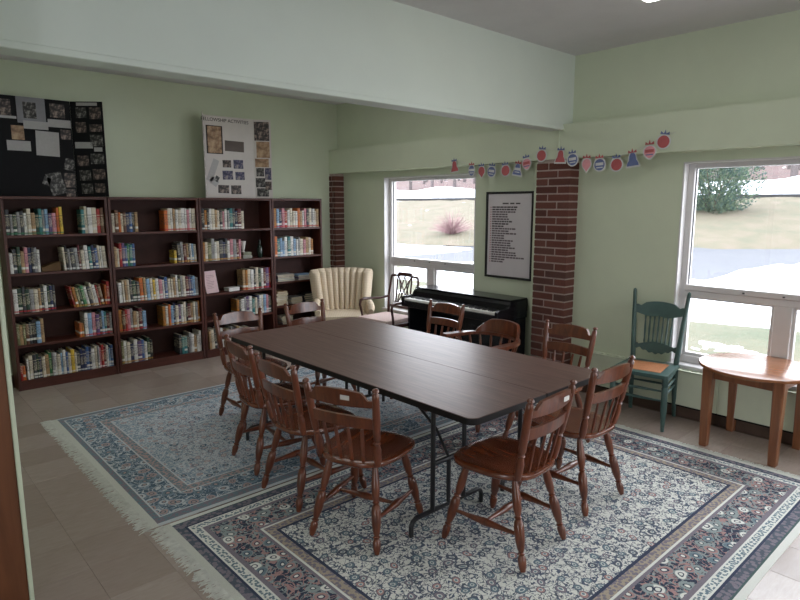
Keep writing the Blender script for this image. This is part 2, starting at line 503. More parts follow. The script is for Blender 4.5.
def rug(rect, label, m, fringe_c, seed, z=0.0):
    x0, x1, y0, y1 = rect
    cx, cy = (x0+x1)/2, (y0+y1)/2
    hw, hh = (x1-x0)/2, (y1-y0)/2
    t = thing('persian_rug', label, 'rug', (cx, cy, z))
    me = MB()
    nx, ny = 60, 40
    rng = random.Random(seed)
    vs = []; fs = []
    for j in range(ny+1):
        for i in range(nx+1):
            x = -hw+2*hw*i/nx; y = -hh+2*hh*j/ny
            e = min(hw-abs(x), hh-abs(y))
            dz = .0065+.0012*mnoise.noise(Vector((x*3+seed, y*3, 0)))
            if e < .004: dz = .003
            wob = .006*mnoise.noise(Vector((x*2+seed, y*2, 4)))
            vs.append((x+(wob if abs(x) > hw-.01 else 0), y+(wob if abs(y) > hh-.01 else 0), dz))
    for j in range(ny):
        for i in range(nx):
            a = j*(nx+1)+i; fs.append((a, a+1, a+nx+2, a+nx+1))
    me.add(vs, fs)
    # skirt down to the floor
    ring = [i for i in range(nx+1)]+[j*(nx+1)+nx for j in range(1, ny+1)]+[ny*(nx+1)+i for i in range(nx-1, -1, -1)]+[j*(nx+1) for j in range(ny-1, 0, -1)]
    o0 = len(me.v); me.v += [(me.v[r][0], me.v[r][1], 0) for r in ring]
    n = len(ring)
    for q in range(n):
        me.f.append((ring[q], ring[(q+1) % n], o0+(q+1) % n, o0+q)); me.mi.append(0)
    me.build('pile', m, t)
    fr = MB()
    for sx in (-1, 1):
        y = -hh
        while y < hh:
            L = rng.uniform(.035, .075)*(1 if sx < 0 else .5); a = rng.gauss(0, .35)
            X = sx*hw; z0 = .004
            p1 = (X+sx*L*.5, y+L*.5*math.sin(a), z0+rng.uniform(-.001, .0005)); p2 = (X+sx*L, y+L*math.sin(a)+rng.gauss(0, .006), .002)
            wd = rng.uniform(.0016, .0036)
            fr.add([(X-sx*.012, y-wd, z0), (X-sx*.012, y+wd, z0+.003), (p1[0], p1[1]-wd, p1[2]), (p1[0], p1[1]+wd, p1[2]+.003), (p2[0], p2[1]-wd*.5, .0005), (p2[0], p2[1]+wd*.5, .003)],
                   [(0, 1, 3, 2), (2, 3, 5, 4)])
            y += rng.uniform(.003, .0065)
    f = fr.build('fringe', fringe_c, t, False); f['kind'] = 'stuff'
    return t
M['fringe'] = mat('wool_fringe', srgb(198, 200, 192), .95, .1, .15, 30)
rug(RUGA, 'faded blue oriental rug with fringed ends nearer the bookcases', rug_mat('rug_blue', (RUGA[1]-RUGA[0])/2, (RUGA[3]-RUGA[2])/2, bandsA, fieldA, 9, 4.0), M['fringe'], 3)
rug(RUGB, 'cream floral oriental rug with navy border and white fringed ends', rug_mat('rug_cream', (RUGB[1]-RUGB[0])/2, (RUGB[3]-RUGB[2])/2, bandsB, fieldB, 9, 1.0), M['fringe'], 5)
RZ = .0085      # feet stand on the pile

# ================================================================== BOOKCASES
def bookcase(x0, x1, shelves, label, top=1.83):
    y0, y1 = 6.49, YB-.018
    t = thing('bookcase', label, 'bookcase', ((x0+x1)/2, (y0+y1)/2, 0), 0, 'dark brown bookcases along the back wall')
    W = (x1-x0)/2; D = (y1-y0)/2
    for s in (-1, 1):
        MB().chbox(min(s*W, s*(W-.026)), max(s*W, s*(W-.026)), -D, D, 0, top-.028, .002).build('side_panel', M['case_side'], t, False)
    MB().chbox(-W, W, -D-.004, D, top-.028, top, .003).build('top_panel', M['case'], t, False)
    MB().box(-W+.026, W-.026, D-.012, D, .02, top-.028).build('back_panel', M['case_back'], t, False)
    MB().chbox(-W+.026, W-.026, -D+.006, -D+.026, .0, .072, .002).build('plinth', M['case'], t, False)
    for z in shelves:
        MB().chbox(-W+.026, W-.026, -D+.003, D-.012, z-.024, z, .002).build('shelf', M['case'], t, False)
    return t
SH = [1.472, 1.118, .742, .437, .092]
SHD = [1.472, 1.118, .80, .50, .25, .092]
bookcase(1.01, 1.918, SH, 'dark brown bookcase of five shelves under the black display board')
bookcase(1.924, 2.866, SH, 'dark brown bookcase of five shelves between the two display boards')
bookcase(2.872, 3.784, SH, 'dark brown bookcase under the white photo display board')
bookcase(3.79, 4.52, SHD, 'narrow dark brown bookcase beside the brick corner pillar')

PAL = {'cream': (214, 204, 184), 'white': (222, 220, 216), 'grey': (150, 150, 150), 'black': (30, 30, 34), 'navy': (36, 46, 84),
       'blue': (62, 96, 150), 'light blue': (134, 168, 200), 'teal': (50, 118, 122), 'dark green': (34, 62, 48), 'green': (66, 128, 84),
       'red': (160, 40, 38), 'maroon': (96, 34, 42), 'orange': (204, 108, 44), 'yellow': (216, 180, 60), 'tan': (176, 144, 104),
       'brown': (104, 68, 46), 'pink': (200, 136, 146), 'purple': (96, 72, 116), 'olive': (116, 116, 78), 'charcoal': (62, 64, 70), 'ochre': (176, 116, 44)}
TAPE = {'green': (40, 120, 80), 'red': (190, 40, 50), 'white': (226, 226, 224), 'gold': (190, 140, 60), None: None}
def book_mat(c, tape):
    key = 'book_%s_%s' % (c, tape)
    if key in MATS: return MATS[key]
    k = NT(key)
    sep = k.n('ShaderNodeSeparateXYZ'); k.l(k.tc.outputs['Object'], sep.inputs[0]); z = sep.outputs[2]
    o = k.n('ShaderNodeObjectInfo'); rnd = o.outputs['Random']
    base = srgb(*PAL[c])
    dark = sum(PAL[c]) < 330
    ink = srgb(206, 196, 168) if dark else srgb(70, 58, 60)
    h = k.noise(k.coord((1, 1, 1)), 14, 2)[0]
    cc = k.mix(k.math('MULTIPLY', h, .3), base, srgb(*[int(v*.75) for v in PAL[c]]))
    # printed title: broken strokes in a zone of the spine that differs from book to book
    st = k.math('GREATER_THAN', k.noise(k.coord((160, 30, 120)), 1, 1)[0], .53)
    zz = k.math('ADD', .105, k.math('MULTIPLY', rnd, .03))
    inz = k.math('LESS_THAN', k.math('ABSOLUTE', k.math('SUBTRACT', z, zz)), .042)
    cc = k.mix(k.math('MULTIPLY', k.math('MULTIPLY', st, inz), .8), cc, ink)
    b2 = k.math('LESS_THAN', k.math('ABSOLUTE', k.math('SUBTRACT', z, k.math('ADD', .17, k.math('MULTIPLY', rnd, .02)))), .004)
    cc = k.mix(k.math('MULTIPLY', b2, .6), cc, ink)
    if tape:
        t1 = k.math('LESS_THAN', k.math('ABSOLUTE', k.math('SUBTRACT', z, .016)), .008)
        cc = k.mix(k.math('MULTIPLY', t1, .7), cc, srgb(*TAPE[tape]))
    t2 = k.math('MULTIPLY', k.math('LESS_THAN', k.math('ABSOLUTE', k.math('SUBTRACT', z, .045)), .011), k.math('GREATER_THAN', rnd, .45))
    cc = k.mix(t2, cc, srgb(212, 210, 204))
    k.l(cc, k.b.inputs['Base Color']); k.b.inputs['Roughness'].default_value = .5
    MATS[key] = k.m; return k.m
M['pages'] = mat('book_pages', srgb(206, 196, 172), .9, .1, .08, 60)
BOOKS = []
def book_mesh(w_, d_, h_, m, soft):
    b = MB(); c = .0022
    # rounded spine, two boards, page block set in
    b.prism([(-w_/2, d_), (-w_/2, .004), (-w_/2*.55, 0), (w_/2*.55, 0), (w_/2, .004), (w_/2, d_), (w_/2-c, d_), (w_/2-c, .006), (-w_/2+c, .006), (-w_/2+c, d_)], 0, h_)
    b.box(-w_/2+c, w_/2-c, .005, d_-.004, .003, h_-(.001 if soft else .004), 1)
    return b.mesh('book', [m, M['pages']], False)
CASEN = {'A': 'bookcase under black board', 'B': 'bookcase between boards', 'C': 'bookcase under white board', 'D': 'narrow bookcase'}
ORD = ['top', 'second', 'third', 'fourth', 'bottom']
def run(case, r, x0, x1, colours, tape=None, n=None, lean=0.0, hmin=.19, hmax=.245, z=None, end_lean=0):
    """a row of books standing on shelf r between x0 and x1"""
    n = n or len(colours)
    zs = (SHD if case == 'D' else SH)[r] if z is None else z
    ws = [random.uniform(.7, 1.35) for _ in range(n)]
    s = (x1-x0)/sum(ws)
    x = x0
    cs = [colours[i % len(colours)] for i in range(n)]
    lst = []
    for i in range(n):
        wd = ws[i]*s
        h_ = random.uniform(hmin, hmax); d_ = random.uniform(.14, .185)
        lw = wd-.0012
        if lean: lw *= .93
        me = book_mesh(lw, d_, h_, book_mat(cs[i], tape), random.random() < .5)
        o = link('book', me)
        o.location = (x+wd/2, 6.512+random.uniform(0, .012), zs+.0004)
        a = lean
        if a:
            o.rotation_euler = (0, a, 0)
            o.location.z += abs(math.sin(a))*lw/2
            o.location.x -= math.sin(a)*h_*.12
        kind = 'slim' if wd < .024 else ('thick' if wd > .043 else '')
        tall = 'tall' if h_ > hmin+.72*(hmax-hmin) else ('short' if h_ < hmin+.22*(hmax-hmin) else '')
        lst.append((o, cs[i], (tall or kind)))
        x += wd
    for i, (o, c, ad) in enumerate(lst):
        p = lst[i-1][1] if i else None; q = lst[i+1][1] if i+1 < n else None
        if p and q:
            nb = ('between %s and %s' % (p, q)) if p != q else 'between two %s ones' % p
        else:
            nb = 'ending its row beside a %s one' % (p or q)
        lab = ('%s %s book %s, %s shelf, %s' % (ad, c, nb, ORD[min(r, 4)], CASEN[case])).strip()
        if len(lab.split()) > 16: lab = lab.split(' ', 1)[1]
        tag(o, lab, 'book', 'books on the %s shelf of the %s' % (ORD[min(r, 4)], CASEN[case]))
        BOOKS.append(o)

run('A', 0, 1.04, 1.455, ['charcoal', 'grey', 'dark green', 'grey', 'charcoal', 'white', 'cream', 'tan', 'dark green', 'teal', 'grey', 'light blue', 'purple', 'pink'], 'green')
run('A', 0, 1.452+.006, 1.48, ['yellow'], 'green', hmin=.25, hmax=.26) if False else None
run('A', 0, 1.46, 1.512, ['orange', 'yellow'], 'green', hmin=.25, hmax=.265)
run('A', 0, 1.675, 1.885, ['teal', 'cream', 'white', 'cream', 'red', 'brown'], None, hmin=.23, hmax=.27)
run('A', 1, 1.04, 1.29, ['white', 'charcoal', 'dark green', 'tan', 'pink', 'navy', 'charcoal', 'grey', 'white'], None)
run('A', 1, 1.49, 1.885, ['cream', 'black', 'grey', 'charcoal', 'grey', 'maroon', 'cream', 'white', 'teal', 'navy', 'blue', 'cream', 'white', 'cream'], 'white', lean=-.05)
run('A', 2, 1.04, 1.39, ['white', 'dark green', 'charcoal', 'dark green', 'grey', 'cream', 'tan', 'charcoal', 'white', 'dark green', 'navy', 'charcoal'], 'red', hmin=.2)
run('A', 2, 1.545, 1.83, ['red', 'ochre', 'olive', 'dark green', 'green', 'white', 'charcoal', 'cream', 'white', 'red', 'brown'], 'gold', lean=-.17)
run('A', 2, 1.84, 1.888, ['orange', 'red'], None)
run('A', 3, 1.04, 1.27, ['olive', 'tan', 'olive', 'brown', 'charcoal', 'black', 'light blue', 'tan'], None)
run('A', 3, 1.578, 1.622, ['orange', 'ochre'], None, hmin=.13, hmax=.15)
run('A', 3, 1.63, 1.888, ['white', 'light blue', 'pink', 'purple', 'charcoal', 'light blue', 'teal', 'maroon', 'grey'], 'red', hmin=.21)
run('A', 4, 1.04, 1.085, ['red', 'orange'], None, hmin=.13, hmax=.15)
run('A', 4, 1.095, 1.875, ['white', 'cream', 'charcoal', 'dark green', 'navy', 'cream', 'tan', 'green', 'grey', 'white', 'cream', 'light blue', 'white', 'blue', 'cream', 'yellow', 'cream', 'charcoal', 'navy', 'navy', 'blue', 'navy', 'white', 'cream', 'grey', 'pink', 'red', 'maroon', 'white', 'light blue', 'blue'], 'white', hmin=.19, hmax=.24)
run('B', 0, 1.956, 2.215, ['cream', 'brown', 'orange', 'cream', 'brown', 'navy', 'blue', 'charcoal', 'tan'], None)
run('B', 0, 2.49, 2.835, ['orange', 'cream', 'white', 'tan', 'white', 'cream', 'white', 'white', 'pink', 'white', 'cream'], 'red', hmin=.215)
run('B', 1, 1.956, 2.165, ['tan', 'cream', 'red', 'purple', 'blue', 'green', 'teal', 'blue'], None)
run('B', 1, 2.575, 2.605, ['yellow'], None, hmin=.14, hmax=.16)
run('B', 1, 2.62, 2.835, ['charcoal', 'grey', 'maroon', 'tan', 'charcoal', 'white', 'light blue', 'cream'], 'gold', lean=-.04)
run('B', 2, 1.975, 2.835, ['white', 'cream', 'tan', 'cream', 'charcoal', 'dark green', 'charcoal', 'orange', 'tan', 'light blue', 'cream', 'yellow', 'white', 'pink', 'white', 'blue', 'cream', 'cream', 'tan', 'white', 'olive', 'grey', 'cream', 'maroon', 'purple', 'blue', 'light blue', 'grey'], 'white', lean=-.03, hmin=.2, hmax=.25)
run('B', 3, 1.956, 2.235, ['ochre', 'brown', 'red', 'pink', 'grey', 'tan', 'cream', 'maroon', 'light blue'], 'red')
run('B', 3, 2.415, 2.835, ['ochre', 'white', 'orange', 'light blue', 'navy', 'cream', 'purple', 'white', 'cream', 'black', 'maroon', 'tan', 'cream', 'grey', 'ochre'], 'gold', hmin=.21)
run('B', 4, 1.958, 2.282, ['olive', 'white', 'cream', 'navy', 'white', 'purple', 'blue', 'white', 'dark green', 'black'], 'gold', hmin=.2)
run('B', 4, 2.575, 2.835, ['charcoal', 'teal', 'teal', 'charcoal', 'grey', 'white', 'tan', 'white', 'white'], None)
run('C', 0, 2.905, 3.43, ['black', 'ochre', 'charcoal', 'white', 'cream', 'tan', 'cream', 'charcoal', 'pink', 'white', 'grey', 'teal', 'charcoal', 'navy', 'maroon', 'cream'], 'white', hmin=.2)
run('C', 1, 2.905, 3.375, ['ochre', 'cream', 'olive', 'grey', 'white', 'cream', 'charcoal', 'navy', 'charcoal', 'white', 'pink', 'grey', 'maroon', 'pink'], 'gold', hmin=.2, hmax=.25)
run('C', 2, 3.385, 3.755, ['tan', 'ochre', 'cream', 'white', 'charcoal', 'cream', 'dark green', 'white', 'maroon', 'purple', 'red'], 'red', hmin=.22, hmax=.26)
run('C', 3, 3.29, 3.755, ['ochre', 'charcoal', 'white', 'grey', 'purple', 'white', 'teal', 'cream', 'navy', 'white', 'cream', 'light blue', 'pink', 'charcoal'], 'white', hmin=.19, hmax=.235)
run('C', 4, 2.93, 3.46, ['tan', 'cream', 'charcoal', 'pink', 'white', 'brown', 'cream', 'grey', 'charcoal', 'tan', 'white', 'maroon', 'cream'], None, lean=-.06)
run('D', 0, 3.826, 4.49, ['ochre', 'light blue', 'navy', 'pink', 'red', 'white', 'cream', 'cream', 'white', 'orange', 'tan', 'white', 'pink', 'charcoal', 'cream', 'grey', 'white', 'cream', 'tan'], 'red', hmin=.2, hmax=.24)
run('D', 1, 3.826, 4.395, ['orange', 'teal', 'light blue', 'light blue', 'white', 'teal', 'white', 'light blue', 'white', 'grey', 'cream', 'pink', 'tan', 'cream', 'ochre'], 'white', hmin=.19, hmax=.25)

# flat piles on the narrow case's lower shelves, and loose things
def pile(x, z, specs, where, y=6.53):
    NTH = ['lowest', 'second', 'third', 'fourth', 'fifth', 'sixth', 'seventh']
    for q_, (w_, d_, h_, c, rz, nm, lab) in enumerate(specs):
        lab = '%s %s' % ((NTH[q_]+' from the bottom,') if q_ else 'lowest', lab)
        if q_ == len(specs)-1: lab = 'topmost '+lab.split(' ', 4)[-1]
        b = MB()
        b.chbox(-w_/2, w_/2, 0, d_, 0, h_*.14, .001).chbox(-w_/2, w_/2, 0, d_, h_*.86, h_, .001)
        b.chbox(-w_/2, -w_/2+.003, 0, d_, h_*.1, h_*.9, .0008)
        b.box(-w_/2+.003, w_/2-.003, .004, d_-.003, h_*.14, h_*.86, 1)
        o = b.build(nm, [book_mat(c, None), M['pages']], None, False)
        o.location = (x+random.uniform(-.006, .006), y, z+.0005); o.rotation_euler = (0, 0, rz)
        tag(o, lab, 'magazine' if nm == 'magazine' else 'book', where)
        z += h_+.0006
def mags(n, w_, cols, what, where):
    return [(w_*random.uniform(.94, 1), .2, random.uniform(.012, .02), cols[i % len(cols)], random.uniform(-.05, .05), 'magazine',
             '%s magazine in the %s' % (cols[i % len(cols)], what)) for i in range(n)]
pile(3.985, SHD[2], mags(5, .26, ['grey', 'light blue', 'charcoal', 'purple', 'grey'], 'pile nearer the white board', ''), 'magazines on the third shelf of the narrow bookcase')
pile(4.29, SHD[2], mags(4, .26, ['grey', 'purple', 'grey', 'light blue'], 'pile behind the cream armchair', ''), 'magazines on the third shelf of the narrow bookcase')
def flats(n, w_, cols, what):
    return [(w_*random.uniform(.85, 1), .17, random.uniform(.02, .034), cols[i % len(cols)], random.uniform(-.05, .05), 'book',
             '%s book in the %s' % (cols[i % len(cols)], what)) for i in range(n)]
pile(3.92, SHD[3], flats(7, .17, ['cream', 'tan', 'cream', 'white', 'olive', 'cream', 'tan'], 'tall flat stack, narrow bookcase'), 'books stacked flat on the fourth shelf of the narrow bookcase')
pile(4.14, SHD[3], flats(3, .17, ['white', 'cream', 'grey'], 'low three-book stack, narrow bookcase'), 'books stacked flat on the fourth shelf of the narrow bookcase')
pile(3.99, SHD[4], flats(4, .17, ['grey', 'cream', 'white', 'cream'], 'fifth-shelf stack, narrow bookcase'), 'books stacked flat on the fifth shelf of the narrow bookcase')
pile(4.34, SHD[3], flats(4, .19, ['charcoal', 'black', 'charcoal', 'black'], 'dark stack behind the armchair'), 'books stacked flat on the fourth shelf of the narrow bookcase')

# brown wedge of a fallen book, pink notice, white box, mug on a grey box, green bottle
o = MB().prism([(0, 0), (.16, 0), (.16, .085), (.1, .075), (0, .035)], 0, .12, 'y').build('bookend', mat('brown_board', srgb(96, 70, 40), .7), None, False)
o.location = (1.305, 6.54, SH[1]+.0005); tag(o, 'low brown wedge-shaped bookend beside the cream book on the second shelf', 'bookend')
t = thing('notice_frame', 'pale pink printed notice standing propped on the third shelf', 'notice', (3.0, 6.52, SH[2]+.001))
sh = MB().chbox(-.075, .075, -.002, .002, 0, .255, .001).build('sheet', mat('pink_sheet', srgb(214, 186, 190), .6), t, False)
sh.rotation_euler = (R(-12), R(-3), 0); sh.location = (0, .0, .006)
lt = MB(); rr = random.Random(2)
for k in range(9):
    z = .2-k*.018
    lt.box(-.05, -.05+rr.uniform(.04, .1), -.0028, -.002, z, z+.004)
l_ = lt.build('printed_lines', mat('faded_ink', srgb(150, 112, 122), .7), sh, False)
b_ = MB().prism([(0.0, 0), (.06, 0), (.045, .19)], -.01, .01, 'x').build('easel_back', M['case'], t, False); b_.location = (0, .02, 0)
t = thing('tissue_box', 'flat white box on the third shelf beside the tan books', 'box', (3.275, 6.53, SH[2]+.0005), .15)
MB().chbox(-.075, .075, 0, .1, 0, .035, .003).build('box_body', M['paper'], t, False)
MB().chbox(-.078, .078, -.003, .103, .028, .044, .003).build('lid', M['white'], t, False)
t = thing('card_box', 'small grey card box under the white cup on the second shelf', 'box', (3.465, 6.53, SH[1]+.0005))
MB().chbox(-.06, .06, 0, .09, 0, .04, .003).build('box_body', mat('grey_card', srgb(150, 150, 140), .7), t, False)
MB().chbox(-.05, .055, .005, .085, .0405, .075, .003).build('lid', mat('olive_card', srgb(128, 130, 112), .7), t, False)
t = thing('cup', 'white flared cup standing on the small grey box', 'cup', (3.432, 6.575, SH[1]+.0765))
MB().lathe((0,0,0), (0,0,.13), [(0, .022), (.03, .024), (.1, .012), (.3, .02), (1, .036), (.99, .033), (.4, .018)], 14).build('cup_body', M['paper'], t)
t = thing('bottle', 'dark green glass bottle alone on the second shelf', 'bottle', (3.655, 6.58, SH[1]+.0005))
gb = mat('bottle_green', srgb(26, 44, 38), .15, .6, .1, 10)
MB().lathe((0,0,0), (0,0,.2), [(0, .03), (.03, .034), (.55, .034), (.68, .024), (.76, .012), (.93, .012), (.94, .015), (1, .015)], 14).build('bottle_body', gb, t)
MB().lathe((0,0,.199), (0,0,.215), [(0, .013), (1, .013)], 10).build('cap', M['black'], t)

# ================================================================== DISPLAY BOARDS
def printed(name, c1, c2, c3, scale):
    k = NT(name)
    f = k.noise(k.coord((1, 1, 1)), scale, 3, .6)[0]
    k.l(k.ramp(f, [(.36, c1), (.5, c2), (.64, c3)]), k.b.inputs['Base Color']); k.b.inputs['Roughness'].default_value = .5
    return k.m
M['photo_dark'] = printed('photo_dark', srgb(26, 24, 28), srgb(66, 56, 54), srgb(150, 132, 122), 26)
M['photo_blue'] = printed('photo_blue', srgb(34, 36, 60), srgb(70, 70, 100), srgb(150, 140, 140), 24)
M['photo_sepia'] = printed('photo_sepia', srgb(110, 84, 62), srgb(156, 124, 96), srgb(186, 158, 126), 14)
M['photo_bw'] = printed('photo_bw', srgb(20, 20, 22), srgb(54, 52, 52), srgb(140, 138, 134), 30)
M['paper_grey'] = mat('printed_sheet', srgb(176, 174, 174), .7, .2, .05, 40)

def board(name, label, loc, rz, panels, m, H):
    """panels: list of (width, angle) hinged in turn; returns thing and panel objects with their local frame (x along panel, z up, front -y)"""
    t = thing(name, label, 'display board', loc, rz)
    out = []
    W0, a0 = panels[1]
    c = MB().chbox(-W0/2, W0/2, 0, .005, 0, H, .001).build('panel', m, t, False); out.append(c)
    Wl, al = panels[0]
    l = MB().chbox(-Wl, 0, 0, .005, 0, H, .001).build('panel', m, t, False); l.location = (-W0/2, 0, 0); l.rotation_euler = (0, 0, al); out.insert(0, l)
    Wr, ar = panels[2]
    r = MB().chbox(0, Wr, 0, .005, 0, H, .001).build('panel', m, t, False); r.location = (W0/2, 0, 0); r.rotation_euler = (0, 0, -ar); out.append(r)
    return t, out
def card(panel, name, x0, x1, z0, z1, m, tilt=0, y=-.0012):
    w_, h_ = x1-x0, z1-z0
    o = MB().box(-w_/2, w_/2, 0, .001, -h_/2, h_/2).build(name, m, panel, False)
    o.location = ((x0+x1)/2, y, (z0+z1)/2); o.rotation_euler = (0, tilt, 0)
    return o
M['board_black'] = mat('black_card', srgb(20, 20, 24), .75, .25, .08, 20)
M['board_white'] = mat('white_card', srgb(206, 200, 196), .7, .25, .03, 10)
t, (pl, pc, pr) = board('display_board', 'black trifold display board with photos and captions on bookcase', (1.375, 6.66, 1.831), 0,
                        [(.30, R(52)), (.64, 0), (.31, R(40))], M['board_black'], .915)
cw = .64
def C(u, v): return (-cw/2+u*cw, v*.915)
def pcard(u0, u1, v0, v1, m, nm='photo', tilt=0):
    a = C(u0, v0); b = C(u1, v1); return card(pc, nm, a[0], b[0], a[1], b[1], m, tilt)
# fractions measured on the centre panel
pcard(.08, .22, .80, .96, M['photo_dark']); pcard(.05, .28, .775, .80, M['paper_grey'], 'caption')
pcard(.29, .66, .74, 1.0, mat('mount_grey', srgb(136, 136, 142), .7), 'mount'); card(pc, 'photo', C(.37, .8)[0], C(.54, .8)[0], .79*.915, .95*.915, M['photo_bw'], 0, -.0024)
card(pc, 'caption', C(.36, .7)[0], C(.68, .7)[0], .685*.915, .765*.915, M['paper_grey'], 0, -.0036)
pcard(.72, .92, .82, .96, M['photo_dark']); pcard(.68, .99, .72, .80, M['paper_grey'], 'caption')
pcard(.2, .36, .57, .71, M['photo_sepia']); pcard(.13, .43, .46, .56, M['paper_grey'], 'caption')
pcard(.5, .81, .42, .67, M['paper_grey'], 'typed_sheet', R(2)); pcard(.84, .98, .6, .70, M['photo_dark'])
pcard(.62, .83, .02, .25, M['photo_bw'], 'photo', R(-14)); pcard(.84, .99, .1, .25, M['photo_dark']); pcard(.86, .99, .28, .40, M['photo_bw'], 'photo', R(12))
pcard(.85, .98, 0.0, .08, M['photo_dark']); pcard(.55, .65, .12, .2, M['photo_bw'], 'photo', R(20))
for (x0, x1, z0, z1, m, nm) in [(.02, .19, .47, .53, 'paper_grey', 'caption'), (.2, .28, .44, .48, 'paper_grey', 'caption'), (.17, .29, .49, .60, 'photo_bw', 'photo'), (.04, .14, .62, .72, 'photo_dark', 'photo'),
        (.17, .29, .63, .70, 'photo_dark', 'photo'), (.05, .15, .76, .86, 'photo_bw', 'photo'), (.18, .29, .75, .86, 'photo_dark', 'photo'), (.06, .26, .875, .905, 'paper_grey', 'caption'),
        (.03, .14, .3, .40, 'photo_dark', 'photo'), (.16, .29, .32, .42, 'photo_bw', 'photo'), (.04, .15, .16, .26, 'photo_bw', 'photo'), (.17, .29, .17, .27, 'photo_dark', 'photo'), (.05, .16, .03, .13, 'photo_bw', 'photo'), (.18, .28, .04, .13, 'photo_dark', 'photo')]:
    card(pr, nm, x0, x1, z0, z1, M[m])
for (x0, x1, z0, z1, m) in [(-.28, -.02, .72, .80, 'paper_grey'), (-.26, -.04, .46, .64, 'photo_blue'), (-.28, -.02, .24, .44, 'photo_bw'), (-.2, -.02, .14, .2, 'paper_grey')]:
    card(pl, 'photo', x0, x1, z0, z1, M[m])

t, (pl, pc, pr) = board('display_board', 'white trifold display board with lettered heading and mounted photos', (3.36, 6.66, 1.831), 0,
                        [(.25, R(64)), (.62, 0), (.205, R(30))], M['board_white'], .925)
def wc(u0, u1, v0, v1, m, nm='photo', tilt=0, y=-.0012): return card(pc, nm, -.31+u0*.62, -.31+u1*.62, v0*.925, v1*.925, m, tilt, y)
wc(.04, .36, .54, .88, mat('frame_black', srgb(30, 26, 26), .5), 'mount'); wc(.065, .335, .55, .87, M['photo_sepia'], 'photo', 0, -.0024)
wc(.40, .79, .58, .71, mat('grey_brown_card', srgb(96, 86, 82), .7), 'folded_card', R(1))
for (a, b, c, d, m) in [(.34, .51, .38, .47, 'photo_dark'), (.56, .76, .37, .48, 'photo_blue'), (.33, .54, .23, .34, 'photo_blue'), (.59, .78, .23, .33, 'photo_blue'),
                        (.23, .45, .06, .16, 'photo_dark'), (.49, .70, .05, .16, 'photo_dark')]:
    wc(a, b, c, d, M[m], 'photo', random.uniform(-.04, .04))
wc(.08, .2, .2, .48, M['paper_grey'], 'ribbon', R(22)); wc(.07, .24, .16, .24, M['paper_grey'], 'ribbon', R(38)); wc(.17, .25, .2, .27, M['photo_bw'], 'photo', R(30), -.0024)
for (x0, x1, z0, z1, m) in [(.01, .185, .68, .90, 'photo_dark'), (.03, .185, .48, .67, 'photo_sepia'), (.01, .17, .37, .47, 'photo_sepia'), (.02, .11, .26, .36, 'photo_bw'), (.12, .195, .22, .36, 'photo_blue'),
                            (.01, .12, .13, .24, 'photo_bw'), (.12, .195, .1, .2, 'photo_dark'), (.02, .16, .02, .12, 'photo_bw')]:
    card(pr, 'photo', x0, x1, z0, z1, M[m])
for k in range(9):
    card(pl, 'photo', -.22+.1*(k % 2), -.13+.1*(k % 2), .06+.095*k, .13+.095*k, M[['photo_blue', 'photo_bw', 'photo_dark'][k % 3]])
def text(body, size, parent, loc, rot, m, name='heading_lettering', align='CENTER'):
    c = bpy.data.curves.new(name, 'FONT'); c.body = body; c.size = size; c.align_x = align; c.extrude = .0006
    c.materials.append(m)
    tmp = bpy.data.objects.new('tmp', c); col.objects.link(tmp)
    dg = bpy.context.evaluated_depsgraph_get()
    me = bpy.data.meshes.new_from_object(tmp.evaluated_get(dg))
    bpy.data.objects.remove(tmp); bpy.data.curves.remove(c)
    o = link(name, me, parent); o.location = loc; o.rotation_euler = rot; o['kind'] = 'stuff'
    return o
M['ink'] = mat('black_ink', srgb(38, 34, 36), .6)
tx = text('FELLOWSHIP ACTIVITIES', .054, pc, (-.045, -.002, .862), (R(90), 0, 0), M['ink'])

# ================================================================== FOLDING TABLES
def folding_table(cx, y0, y1, label, side, group=None):
    t = thing('folding_table', label, 'table', (cx, (y0+y1)/2, RZ), 0, group)
    W = .305; L = (y1-y0)/2; H = .74-RZ; r = .05
    def outline(ins):
        pts = []
        for (sx, sy) in ((1, 1), (-1, 1), (-1, -1), (1, -1)):
            rr = r if sx == side else .008
            cx_, cy_ = sx*(W-rr), sy*(L-rr)
            a0 = {(1, 1): 0, (-1, 1): 90, (-1, -1): 180, (1, -1): 270}[(sx, sy)]
            for k in range(6):
                a = R(a0+90*k/5); pts.append((cx_+(rr-ins)*math.cos(a), cy_+(rr-ins)*math.sin(a)))
        return pts
    MB().prism(outline(.001), H-.004, H).build('table_top', M['table'], t, False)
    MB().prism(outline(0), H-.036, H-.004).build('edge_band', M['laminate_edge'], t, False)
    for sy in (-1, 1):
        y = sy*(L-.36)
        f = MB(); q = .0135; ox = .08*side
        zt = H-.045
        f.tube([(-.285+ox, y, 0), (-.285+ox, y, .05), (-.275+ox, y, .075), (-.25+ox, y, .09), (.25+ox, y, .09), (.275+ox, y, .075), (.285+ox, y, .05), (.285+ox, y, 0)], q)
        f.tube([(-.125+ox, y, .09), (-.125+ox, y, zt)], q); f.tube([(.125+ox, y, .09), (.125+ox, y, zt-.08), (.115+ox, y, zt-.04), (.07+ox, y, zt-.012), (-.12+ox, y, zt-.005)], q)
        f.tube([(-.125+ox, y, .36), (.125+ox, y, .36)], q*.9); f.tube([(0+ox, y, .36), (0+ox, y, .09)], q*.9)
        lg = f.build('leg_frame', M['steel'], t)
        MB().tube([(0+ox, y, .36), (0+ox, y-sy*.1, .5), (0+ox, y-sy*.38, H-.05)], .008).build('folding_brace', M['steel'], lg)
        MB().box(-.25+ox*.5, .25+ox*.5, y-.02, y+.02, H-.048, H-.036).build('hinge_plate', M['steel'], lg, False)
    return t
TY0, TY1 = 1.79, 4.30
folding_table(2.395, TY0, TY1, 'brown laminate folding table lined by three chairs, facing the doorway', -1)
folding_table(3.007, TY0, TY1, 'brown laminate folding table pushed alongside, on the window side', 1)

